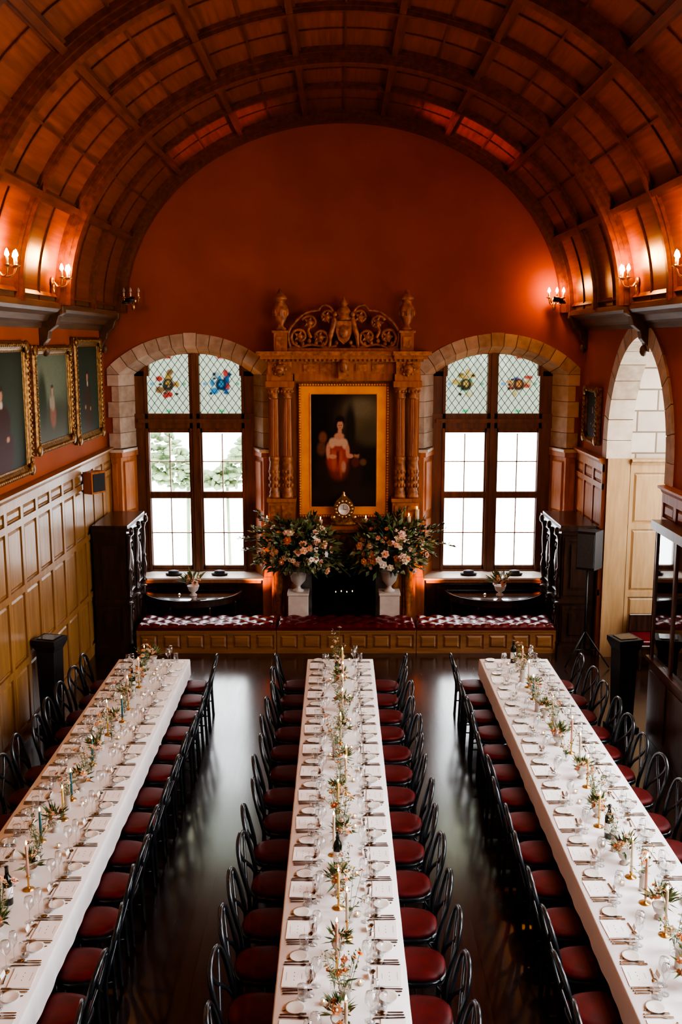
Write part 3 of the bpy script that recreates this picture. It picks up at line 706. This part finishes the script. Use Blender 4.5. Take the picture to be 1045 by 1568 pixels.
for k,wx in enumerate(WX):
    b=MB(); yb=17.08; N=24; dz=-.05
    P=[(wx+.86*math.cos(pi+pi*i/N),yb+.78*math.sin(pi+pi*i/N)) for i in range(N+1)]
    b.prism(P,.72+dz,.75+dz,M_dark,ax='z')
    b.prism([(wx+.82*math.cos(pi+pi*i/N),yb+.74*math.sin(pi+pi*i/N)) for i in range(N+1)],.62+dz,.72+dz,M_dark,ax='z')
    b.prism([(wx+.82*math.cos(pi+pi*i/N),yb-.01+.74*math.sin(pi+pi*i/N)) for i in range(N+1)],.75+dz,.756+dz,M_polish,ax='z')
    for a in (0.05,.35,.65,.95):
        x=wx+.74*math.cos(pi+pi*a); y=yb-.03+.62*math.sin(pi+pi*a)
        b.lathe([(.018,0),(.03,.03),(.02,.1),(.035,.5),(.035,.58)],M_dark,(x,y,0),8)
    b.obj('demilune_table')

# ---------------------------------------------------------------- flowers
def arrangement(c,R,n_bl,n_lf,side):
    b=MB(); c=Vector(c)
    for i in range(48):
        a=rnd(0,2*pi); e=rnd(-.55,1.35); L=R*rnd(.95,1.35)
        if i<8: a=0 if side>0 else pi; a+=rnd(-.5,.5); e=rnd(.1,.9); L=R*rnd(1.25,1.5)
        d=Vector((math.cos(a)*math.cos(e)*1.12,math.sin(a)*math.cos(e)*.5,math.sin(e)*.85))
        mid=c+d*L*.5+Vector((0,0,.1)); end=c+d*L+Vector((0,0,rnd(-.12,.06)))
        P=cr([c,mid,end],5); b.tube(P,.006,M_leaf[1],n=4)
        lm=random.choice(M_leaf)
        for q in range(4,11):
            for s_ in (-1,1):
                p=P[min(q,len(P)-1)]; dd=(d.cross(Vector((0,0,1)))*s_+d*.6+Vector((0,0,rnd(-.4,.4))))
                b.leaf(p,dd,(rnd(-1,1),rnd(-1,1),1),rnd(.08,.16),rnd(.035,.065),lm)
    for i in range(n_lf):
        a=rnd(0,2*pi); e=rnd(-.8,1.4); r=R*rnd(.45,.98)
        d=Vector((math.cos(a)*math.cos(e)*1.10,math.sin(a)*math.cos(e)*.6,math.sin(e)*.80))
        b.leaf(c+d*r,d+Vector((rnd(-.6,.6),rnd(-.6,.6),rnd(-.6,.6))),(rnd(-1,1),rnd(-1,1),rnd(-1,1)),rnd(.10,.20),rnd(.05,.10),random.choice(M_leaf))
    for i in range(n_bl):
        a=rnd(pi*.95,2.05*pi); e=rnd(-.65,1.2); r=R*rnd(.65,1.04)
        d=Vector((math.cos(a)*math.cos(e)*1.05,math.sin(a)*math.cos(e)*.65,math.sin(e)*.78))
        b.bloom(c+d*r,d+Vector((0,-.3,.2)),rnd(.04,.09),random.choice(PETW),random.choice(M_pet))
    b.ell(c,(R*.55,R*.35,R*.38),M_leaf[2],10,7)
    return b
for x,sd in ((CX-.78,-1),(CX+.78,1)):
    b=arrangement((x,16.52,1.52),.64,74,640,sd)
    b.lathe([(.09,0),(.10,.02),(.05,.05),(.035,.09),(.06,.12),(.12,.19),(.14,.28),(.15,.33),(.17,.35),(.165,.37),(.12,.36),(.1,.30)],M_white,(x,16.6,.80),18)
    b.obj('flower_arrangement')
    b=MB(); b.box(x-.17,x+.17,16.43,16.77,0,.76,M_white); b.box(x-.19,x+.19,16.41,16.79,0,.08,M_white); b.box(x-.185,x+.185,16.415,16.785,.76,.80,M_white); b.obj('plinth',bev=.006)
b=MB(); z=1.90; y=16.92
b.lathe([(.24,0),(.24,.03),(.2,.05),(.19,.08)],M_gilt,(CX,y,z),16,sq=.4)
b.prism([(CX-.18,z+.07),(CX+.18,z+.07),(CX+.15,z+.16),(CX+.19,z+.3),(CX+.13,z+.42),(CX+.05,z+.50),(CX-.05,z+.50),(CX-.13,z+.42),(CX-.19,z+.3),(CX-.15,z+.16)],y-.05,y+.05,M_gilt)
b.lathe([(0,0),(.08,0),(.085,.012),(.10,.015),(.10,-.01)],M_china,M=T(CX,y-.055,z+.28)@Matrix.Rotation(pi/2,4,'X'),n=20)
b.box(CX-.004,CX+.004,y-.075,y-.068,z+.28,z+.36,M_blkm); b.box(CX,CX+.05,y-.075,y-.068,z+.276,z+.284,M_blkm)
for q in range(14):
    a=2*pi*q/14; b.ell((CX+.14*math.cos(a),y-.05,z+.28+.14*math.sin(a)),(.035,.03,.035),M_brass,7,5)
for sg in (-1,1): b.ell((CX+sg*.18,y-.03,z+.13),(.05,.04,.06),M_brass)
b.lathe([(.03,0),(.05,.03),(.02,.06),(.03,.08),(0,.11)],M_brass,(CX,y,z+.48),8)
b.obj('mantel_clock')
for x,h in ((CX-1.32,.12),(CX+1.26,.28),(CX+1.12,.16),(CX-.4,.10),(CX+.38,.12)):
    b=MB(); b.lathe([(.05,0),(.055,.01),(.02,.02),(.02,.03),(.05,.04)],M_brass,(0,0,0),10); b.lathe([(.034,.04),(.036,h),(.02,h-.005)],M_wax[0],(0,0,0),12)
    b.ell((0,0,h+.03),(.009,.009,.025),M_flame,6,5); b.obj('pillar_candle',(x,16.84,1.902))

# ---------------------------------------------------------------- carved cupboards
def cabinet(sg,xw):
    b=MB(); dpt=.52; y0,y1=15.62,16.95
    M=T(xw+sg*.10,(y0+y1)/2,0)@RZ(pi/2*sg)
    W=(y1-y0)/2
    b.box(-W-.03,W+.03,-dpt-.03,0,0,.14,M_dark,M); b.box(-W,W,-dpt,0,.14,2.0,M_dark,M)
    b.box(-W-.03,W+.03,-dpt-.04,0,.85,.92,M_dark,M); b.box(-W-.03,W+.03,-dpt-.03,0,1.98,2.04,M_dark,M); b.box(-W-.07,W+.07,-dpt-.08,0,2.04,2.09,M_dark,M); b.box(-W-.04,W+.04,-dpt-.05,0,2.09,2.13,M_dark,M)
    for xx in (-W+.07,0,W-.07):
        b.lathe([(.05,0),(.06,.03),(.03,.06),(.05,.2),(.055,.3),(.03,.42),(.05,.46),(.03,.5),(.045,.75),(.04,.95),(.06,1.03),(.06,1.06)],M_dark,n=10,M=M@T(xx,-dpt-.03,.92))
        b.lathe([(.05,0),(.06,.04),(.04,.1),(.06,.3),(.04,.5),(.06,.68),(.06,.71)],M_dark,n=10,M=M@T(xx,-dpt-.02,.14))
        b.ell((xx,-dpt-.09,2.02),(.06,.04,.07),M_dark,8,6,M)
    for xx in (-W/2,W/2):
        for (za,zb) in ((.2,.8),(.98,1.92)):
            h=W/2-.13
            frame(b,2*h,zb-za,[(0,0),(0,.03),(.03,.04),(.05,.01),(.09,.01),(.12,.03)],M_dark,M@T(xx,-dpt,(za+zb)/2))
            b.ell((xx,-dpt-.02,(za+zb)/2),(h*.45,.03,(zb-za)*.25),M_dark,10,6,M)
            for q in range(6):
                a=2*pi*q/6; b.ell((xx+h*.6*math.cos(a),-dpt-.015,(za+zb)/2+(zb-za)*.34*math.sin(a)),(.035,.02,.045),M_dark,6,4,M)
    for ex,s_ in ((-W,-1),(W,1)):
        for (za,zb) in ((.2,.8),(.98,1.92)): 
            b.box(ex,ex+s_*.015,-dpt+.03,-dpt+.08,za,zb,M_dark,M); b.box(ex,ex+s_*.015,-.08,-.03,za,zb,M_dark,M); b.box(ex,ex+s_*.015,-dpt+.08,-.08,zb-.05,zb,M_dark,M); b.box(ex,ex+s_*.015,-dpt+.08,-.08,za,za+.05,M_dark,M)
            b.box(ex,ex+s_*.02,-dpt+.14,-.14,za+.12,zb-.12,M_dark,M)
    b.obj('carved_cupboard')
cabinet(1,XL); cabinet(-1,XR)
M_dk2=pmat('cabinet_oak',(.14,.06,.025),(.08,.033,.014),.35,scale=3,stretch=(6,6,.8),coat=.2)
b=MB(); xa,xb=3.98,XR-.07; ya,yb=10.75,12.25
b.box(xa,xb,ya,yb,0,1.0,M_dk2); b.box(xa-.04,xb,ya-.03,yb+.03,1.0,1.06,M_dk2); b.box(xb-.02,xb,ya,yb,1.06,2.7,M_dk2); b.box(xa-.05,xb,ya-.05,yb+.05,2.7,2.82,M_dk2)
for y in (ya,(ya+yb)/2-.03,yb-.06): b.box(xa,xa+.05,y,y+.06,1.06,2.7,M_dk2)
b.box(xa,xb,yb-.03,yb,1.06,2.7,M_dk2); b.box(xa,xb,ya,ya+.03,1.06,2.7,M_dk2); b.box(xa+.02,xa+.025,ya,yb,1.06,2.7,M_cab)
for z in (1.55,2.1): b.box(xa+.03,xb-.02,ya+.03,yb-.03,z,z+.02,M_dk2)
for z in (1.06,1.57,2.12):
    for i in range(6): b.lathe([(.025,0),(.03,.02),(.04,.12),(.035,.18),(.04,.19)],M_china if i%2 else M_pet[1],(4.07,ya+.15+i*.24,z),10)
for y in (ya+.08,ya+.78): b.box(xa-.015,xa,y,y+.62,.15,.9,M_dk2)
b.obj('display_cabinet',bev=.006)
b=MB(); M=T(3.86,15.05,0)@RZ(-.5)
b.prism([(-.19,.12),(-.14,-.16),(.14,-.16),(.19,.12)],1.56,2.16,M_blkm,M,ax='z')
b.box(-.13,.13,-.175,-.16,1.6,2.12,pmat('speaker_grille',(.07,.08,.09),(.05,.055,.06),.5,scale=60),M)
b.tube([(0,0,.25),(0,0,1.56)],.018,M_blkm,M=M)
for q in range(3):
    a=2*pi*q/3; b.tube([(0,0,.55),(.4*math.cos(a),.4*math.sin(a),.02)],.012,M_blkm,M=M); b.tube([(0,0,.25),(.2*math.cos(a),.2*math.sin(a),.27)],.01,M_blkm,M=M)
b.obj('loudspeaker_on_stand')
for x,rz in ((-3.76,-.25),(3.72,.25)):
    b=MB()
    b.box(-.17,.17,-.17,.17,0,.05,M_blkm); b.prism([(-.10,.05),(.10,.05),(.13,1.08),(-.13,1.08)],-.12,.12,M_blkm)
    vs=[(-.13,-.12,1.08),(.13,-.12,1.08),(.13,.12,1.08),(-.13,.12,1.08),(-.17,-.17,1.18),(.17,-.17,1.18),(.17,.17,1.18),(-.17,.17,1.18),(-.17,-.17,1.24),(.17,-.17,1.24),(.17,.17,1.24),(-.17,.17,1.24)]
    b.add(vs,[(0,1,5,4),(1,2,6,5),(2,3,7,6),(3,0,4,7),(4,5,9,8),(5,6,10,9),(6,7,11,10),(7,4,8,11),(8,9,10,11)],M_blkm)
    b.box(-.12,.12,-.11,.11,1.24,1.25,M_blk)
    b.obj('tower_loudspeaker',(x,12.45,0),rz,bev=.008)
b=MB(); M=T(XL+.2,15.4,2.86)@RZ(pi/2-.5)
b.box(-.16,.16,-.12,.06,-.17,.17,M_oak2,M); b.box(-.13,.13,-.13,-.12,-.14,.14,M_blkm,M); b.tube([(0,.06,0),(0,.16,0)],.02,M_blkm,M=M)
b.obj('wall_loudspeaker')
b=MB()
b.box(4.62,5.5,14.75,15.35,.34,.40,M_dark); b.box(4.64,5.48,14.78,15.32,.40,.46,M_velvet)
for x in (4.66,5.42):
    for y in (14.8,15.28): b.lathe([(.03,0),(.02,.06),(.035,.18),(.025,.34)],M_dark,(x,y,0),8)
b.box(4.62,5.5,15.3,15.36,.46,.75,M_dark)
b.obj('upholstered_bench',bev=.01)

# ---------------------------------------------------------------- chair
b=MB()
half=[(-.185,-.205,0),(-.18,-.195,.22),(-.185,-.19,.44),(-.205,-.225,.62),(-.205,-.255,.74),(-.165,-.28,.84),(-.085,-.293,.89)]
hoop=half+[(0,-.296,.905)]+[(-x,y,z) for x,y,z in half[::-1]]
b.tube(cr(hoop,3),.019,M_blk,n=6)
for sg in (-1,1):
    b.tube(cr([(sg*.175,-.2,.47),(sg*.12,-.225,.56),(sg*.01,-.252,.66),(-sg*.09,-.275,.77),(-sg*.125,-.287,.855)],3),.012,M_blk,n=5,flat=1.8,ref=(1,0,0))
    b.tube(cr([(sg*.185,.19,0),(sg*.175,.18,.22),(sg*.165,.165,.44)],2),.0165,M_blk,n=6)
    b.tube(cr([(sg*.18,.18,.28),(sg*.13,.15,.40),(sg*.05,.14,.435)],3),.008,M_blk,n=5)
    b.tube(cr([(sg*.183,-.19,.30),(sg*.15,-.12,.41),(sg*.14,-.05,.435)],3),.008,M_blk,n=5)
b.tube(cr([(-.175,.17,.2),(-.15,0,.2),(-.17,-.19,.2)],3),.009,M_blk,n=5); b.tube(cr([(.175,.17,.2),(.15,0,.2),(.17,-.19,.2)],3),.009,M_blk,n=5)
b.tube([(-.155,.02,.2),(.155,.02,.2)],.009,M_blk,n=5)
def sring(sc_,z,n=24,h=.195):
    o=[]
    for i in range(n):
        a=2*pi*i/n; c_,s_=math.cos(a),math.sin(a); k=(abs(c_)**3+abs(s_)**3)**(-1/3)
        tap=1-.10*(-s_)
        o.append((h*sc_*k*c_*tap,h*sc_*k*s_,z))
    return o
def stack(L,mat):
    vs=[];fs=[];n=24
    for s_,z in L: vs+=sring(s_,z)
    for j in range(len(L)-1):
        for i in range(n): k=(i+1)%n; fs.append((j*n+i,j*n+k,(j+1)*n+k,(j+1)*n+i))
    fs.append(tuple(range(n-1,-1,-1))); fs.append(tuple((len(L)-1)*n+i for i in range(n)))
    b.add(vs,fs,mat,None,True)
stack([(.99,.41),(1.05,.42),(1.05,.445),(1.0,.455)],M_blk)
stack([(.93,.45),(.99,.462),(1.0,.478),(.93,.495),(.7,.505),(.3,.508),(.05,.508)],M_seat)
me_chair=b.mesh('dining_chair')

# ---------------------------------------------------------------- tables
YT0,YT1=3.4,13.05; ZT=.75; DR=.22
TABS=[(-2.52,.485),(.02,.445),(2.385,.465)]
for ti,(tx,hw) in enumerate(TABS):
    b=MB()
    b.box(-hw+.02,hw-.02,YT0+.02,YT1-.02,ZT-.03,ZT-.004,M_dark)
    y=YT0+.3
    while y<YT1:
        for sx in (-1,1): b.tube([(sx*(hw-.2),y,0),(sx*(hw-.2),y,ZT-.03)],.022,M_blkm,n=8)
        b.box(-hw+.2,hw-.2,y-.015,y+.015,.6,.63,M_blkm); y+=.95
    NY=300; vs=[];fs=[]
    prof=[(-1,-DR),(-1,-.12),(-1,-.03),(-1,-.006),(-.985,0),(-.5,0),(0,0),(.5,0),(.985,0),(1,-.006),(1,-.03),(1,-.12),(1,-DR)]
    for j in range(NY+1):
        y=YT0+(YT1-YT0)*j/NY
        for px,pz in prof:
            x=px*hw; k=-pz/DR
            if k>0.05: x+=math.copysign(1,px)*(.004+k*(.004*math.sin(y*9+px*2)+.003*math.sin(y*23+ti)+.008))
            vs.append((x,y,ZT+pz))
    m=len(prof)
    for j in range(NY):
        for i in range(m-1): a=j*m+i; fs.append((a,a+1,a+m+1,a+m))
    b.add(vs,fs,M_cloth,None,True)
    for yy in (YT0,YT1):
        vs=[];fs=[];n=40; sg=1 if yy==YT1 else -1
        for j,(dz,kk) in enumerate(((0,0),(-.03,.3),(-.12,.6),(-DR,1))):
            for i in range(n+1):
                x=-hw+2*hw*i/n; vs.append((x*(1+.02*kk),yy+sg*(.01*kk+.012*kk*math.sin(i*.9)),ZT+dz))
        for j in range(3):
            for i in range(n): a=j*(n+1)+i; fs.append((a,a+1,a+n+2,a+n+1))
        b.add(vs,fs,M_cloth,None,True)
    b.obj('dining_table',(tx,0,0))
def cutlery(b,kind,x,y,L,M=None,rot=0):
    M=T(x,y,.003)@RZ(rot)
    b.prism([(-.0055,0),(.0055,0),(.004,L*.6),(-.004,L*.6)],0,.002,M_steel,M,ax='z')
    b.ell((0,.008,.001),(.008,.012,.0015),M_steel,6,4,M)
    if kind=='fork':
        b.prism([(-.004,L*.6),(.004,L*.6),(.012,L*.72),(.012,L*.78),(-.012,L*.78),(-.012,L*.72)],0,.002,M_steel,M,ax='z')
        for q in (-.0105,-.003,.0045): b.box(q,q+.005,L*.78,L,0,.002,M_steel,M)
    elif kind=='knife': b.prism([(-.005,L*.5),(.006,L*.52),(.011,L*.7),(.010,L*.93),(.002,L),(-.005,L*.97)],0,.002,M_steel,M,ax='z')
    else: b.ell((0,L*.82,.002),(.020,.030,.003),M_steel,10,5,M)
def setting(v):
    b=MB()
    b.prism([(-.11,.03),(.11,.03),(.11,.19),(-.11,.19)],.001,.005,M_paper,T(0,0,0)@RZ(rnd(-.06,.06)),ax='z')
    for i in range(3): b.ell((-.04+.04*i,.11,.005),(.006,.003,.001),M_lead,6,3)
    b.box(-.045,.045,.055,.057,.005,.0053,M_lead); b.box(-.03,.03,.16,.162,.005,.0053,M_lead)
    cutlery(b,'fork',-.135,.03,.19,rot=rnd(-.05,.05)); cutlery(b,'fork',-.16,.035,.17,rot=rnd(-.05,.05))
    cutlery(b,'knife',.13,.03,.21,rot=rnd(-.05,.05)); cutlery(b,'knife',.155,.035,.19,rot=rnd(-.05,.05)); cutlery(b,'spoon',.18,.04,.17)
    cutlery(b,'spoon',-.08,.225,.16,rot=-pi/2+rnd(-.1,.1))
    b.lathe([(.03,0),(.04,.002),(.055,.007),(.066,.012),(.068,.013),(.055,.009),(0,.005)],M_china,(-.22,.13,.001),18)
    cutlery(b,'knife',-.20,.05,.14,rot=.1)
    M=T(.0,.245,.001)@RZ(rnd(-.2,.2)); b.prism([(-.035,0),(.035,0),(.035,.035),(-.035,.035)],-.001,0,M_paper,M@Matrix.Rotation(-.3,4,'X'))
    return b.mesh('place_setting')
me_set=[setting(i) for i in range(4)]
def wine(h,r):
    b=MB(); b.lathe([(.032,0),(.033,.002),(.006,.006),(.0035,.012),(.0035,h*.45),(.01,h*.5),(r,h*.68),(r*1.02,h*.78),(r*.8,h)],M_clear,n=12)
    return b
bb=wine(.20,.038); me_wg=bb.mesh('wine_glass')
bb=MB(); bb.lathe([(.03,.0),(.032,.002),(.035,.09),(.036,.10)],M_clear,n=12); bb.lathe([(.033,.0),(.033,.008)],M_clear,n=12); me_tb=bb.mesh('tumbler')
bb=wine(.22,.03); me_fl=bb.mesh('wine_glass')
def budvase(k):
    b=MB()
    if k%3==0: b.lathe([(.025,0),(.03,.005),(.03,.07),(.012,.10),(.011,.14),(.014,.145)],M_clear,n=10); h0=.12
    elif k%3==1: b.lathe([(.02,0),(.035,.02),(.038,.05),(.02,.085),(.022,.10)],M_clear,n=10); h0=.08
    else: b.lathe([(.03,0),(.032,.005),(.03,.12),(.04,.15),(.042,.155),(.034,.15)],M_white,n=12); h0=.14
    for i in range(7+k%3):
        a=rnd(0,2*pi); sp=rnd(.01,.13); h=h0+rnd(.04,.28)
        P=cr([(0,0,.02),(sp*.3*math.cos(a),sp*.3*math.sin(a),h0),(sp*math.cos(a),sp*math.sin(a),h)],4)
        b.tube(P,.0016,M_leaf[0],n=4)
        if rnd(0,1)<.5: b.bloom(P[-1],(math.cos(a)*.6,math.sin(a)*.6,1),rnd(.018,.036),random.choice(PETW),random.choice(PETW))
        else:
            for q in range(9): b.ell(P[-1]+Vector((rnd(-.03,.03),rnd(-.03,.03),rnd(-.05,.02))),(.0055,.0055,.0055),random.choice(PETW+[M_leaf[1]]*4),5,3)
        for q in range(3,len(P)):
            aa=rnd(0,2*pi); b.leaf(P[q],(math.cos(aa),math.sin(aa),rnd(-.1,.6)),(0,0,1),rnd(.03,.06),rnd(.009,.018),random.choice(M_leaf[:2]))
    return b.mesh('bud_vase')
me_bv=[budvase(k) for k in range(6)]
def bowlfl():
    b=MB(); b.lathe([(.03,0),(.035,.01),(.015,.03),(.04,.05),(.055,.09),(.056,.095),(.04,.08)],M_white,n=14)
    c=Vector((0,0,.11))
    for i in range(26):
        a=rnd(0,2*pi); e=rnd(.0,1.5); d=Vector((math.cos(a)*math.cos(e),math.sin(a)*math.cos(e),math.sin(e)))
        p=c+d*rnd(.04,.11)
        if i<12: b.bloom(p,d,rnd(.022,.040),random.choice(PETW),random.choice(PETW))
        for q in range(2): b.leaf(c+d*.05,d+Vector((rnd(-.5,.5),rnd(-.5,.5),rnd(-.3,.5))),(rnd(-1,1),rnd(-1,1),1),rnd(.06,.13),rnd(.014,.026),random.choice(M_leaf[:2]))
    return b.mesh('flower_centrepiece')
me_bf=[bowlfl() for _ in range(3)]
def candle(w,h,hold):
    b=MB()
    b.lathe([(.045,0),(.046,.004),(.012,.01),(.008,.02),(.008,hold-.02),(.016,hold-.01),(.013,hold)] ,M_brass,n=12)
    b.lathe([(.012,hold-.01),(.0105,hold+h),(.004,hold+h+.002)],w,n=8); b.tube([(0,0,hold+h),(0,0,hold+h+.012)],.001,M_blkm,n=4)
    b.lathe([(0,0),(.0075,.010),(.006,.024),(0,.042)],M_flame,(0,0,hold+h+.008),6)
    return b.mesh('candlestick')
me_cs=[candle(M_wax[0],.26,.05),candle(M_wax[1],.20,.09),candle(M_wax[2],.22,.05),candle(M_wax[3],.25,.12),candle(M_wax[0],.22,.14),candle(M_wax[0],.28,.07)]
b=MB(); b.lathe([(.036,0),(.038,.004),(.038,.19),(.03,.22),(.015,.245),(.014,.30),(.016,.302),(.016,.31),(.0,.311)],M_bottle,n=14)
b.lathe([(.0385,.06),(.0385,.15)],M_paper,n=14); me_wb=b.mesh('wine_bottle')
b=MB(); b.lathe([(.025,0),(.026,.03),(.0255,.032)],M_clear,n=10); b.lathe([(.022,.003),(.022,.015)],M_wax[0],n=10); b.ell((0,0,.022),(.005,.005,.01),M_flame,5,4); me_tl=b.mesh('tealight')

rows=[12.76-.55*i for i in range(17)]
for ti,(tx,hw) in enumerate(TABS):
    for y in rows:
        for sg in (-1,1):
            yy=y+rnd(-.02,.02); off=.12+rnd(-.02,.03)
            rz=(pi/2 if sg>0 else -pi/2)
            inst('dining_chair',me_chair,(tx+sg*(hw+off),yy,0),rz+rnd(-.09,.09))
            inst('place_setting',random.choice(me_set),(tx+sg*(hw-.01),y,ZT+.002),rz)
            inst('wine_glass',me_wg,(tx+sg*(hw-.27)+rnd(-.01,.01),y+sg*.10+rnd(-.01,.01),ZT+.002))
            inst('wine_glass',me_fl,(tx+sg*(hw-.24)+rnd(-.01,.01),y+sg*.19+rnd(-.01,.01),ZT+.002))
            inst('tumbler',me_tb,(tx+sg*(hw-.18)+rnd(-.005,.005),y+sg*.235+rnd(-.01,.01),ZT+.002))
    y=12.9; i=ti*3
    while y>YT0+.15:
        k=i%12
        if k in (0,4,8): inst('flower_centrepiece',random.choice(me_bf),(tx+rnd(-.03,.03),y,ZT+.002),rnd(0,6),rnd(.9,1.15))
        elif k in (1,5,9,11): inst('candlestick',me_cs[rndi(0,5)],(tx+rnd(-.07,.07),y,ZT+.002))
        elif k==6 and i%24==6: inst('wine_bottle',me_wb,(tx-.03,y,ZT+.002))
        else: inst('bud_vase',me_bv[rndi(0,5)],(tx+rnd(-.06,.06),y,ZT+.002),rnd(0,6),rnd(.95,1.2)); inst('tealight',me_tl,(tx+random.choice((-1,1))*rnd(.11,.13),y+.08,ZT+.002))
        y-=rnd(.18,.22); i+=1
for wx in WX:
    inst('flower_centrepiece',me_bf[0],(wx+.05,16.65,.707),0,1.9); inst('tealight',me_tl,(wx-.2,16.7,.707))
    for dx in (-.4,.42):
        b=MB(); b.lathe([(.13,0),(.15,.02),(.15,.03),(.10,.035),(.095,.075),(.04,.09),(0,.092)],M_blkm,n=16,sq=.7); b.obj('lidded_dish',(wx+dx,17.38,.90))

# ---------------------------------------------------------------- lights
def area(name,loc,tgt,sx,sy,p,col=(1,1,1)):
    l=D.lights.new(name,'AREA'); l.shape='RECTANGLE'; l.size=sx; l.size_y=sy; l.energy=p; l.color=col
    o=D.objects.new(name,l); S.collection.objects.link(o); o.location=loc
    d=Vector(tgt)-Vector(loc); o.rotation_euler=d.to_track_quat('-Z','Y').to_euler(); return o
cool=(.90,.95,1)
for i,(a,c) in enumerate(side_w): area('daylight_side',(XR+.5,(a+c)/2,3.8),(0,(a+c)/2,.4),1.9,3.4,(235,225,190)[i],cool)
area('daylight_bay',(6.3,bm,3.4),(2,bm,1.2),2.4,3.4,230,(1,.95,.90))
for wx in WX: area('daylight_end',(wx,19.6,6.0),(wx,15.5,1.0),2.6,2.4,650,(.95,.97,1))
w=D.worlds.new('overcast'); S.world=w; w.use_nodes=True
bg=w.node_tree.nodes['Background']; bg.inputs[0].default_value=(.97,.99,1,1); bg.inputs[1].default_value=6.5

cam=D.cameras.new('camera'); cam.lens=35; cam.sensor_fit='VERTICAL'; cam.sensor_height=36; cam.sensor_width=24
co=D.objects.new('camera',cam); S.collection.objects.link(co); co.location=(0,0,5.03); co.rotation_euler=(math.radians(80.25),0,math.radians(-.13)); S.camera=co
try:
    S.view_settings.look='AgX - High Contrast'
except Exception as e: print(e)
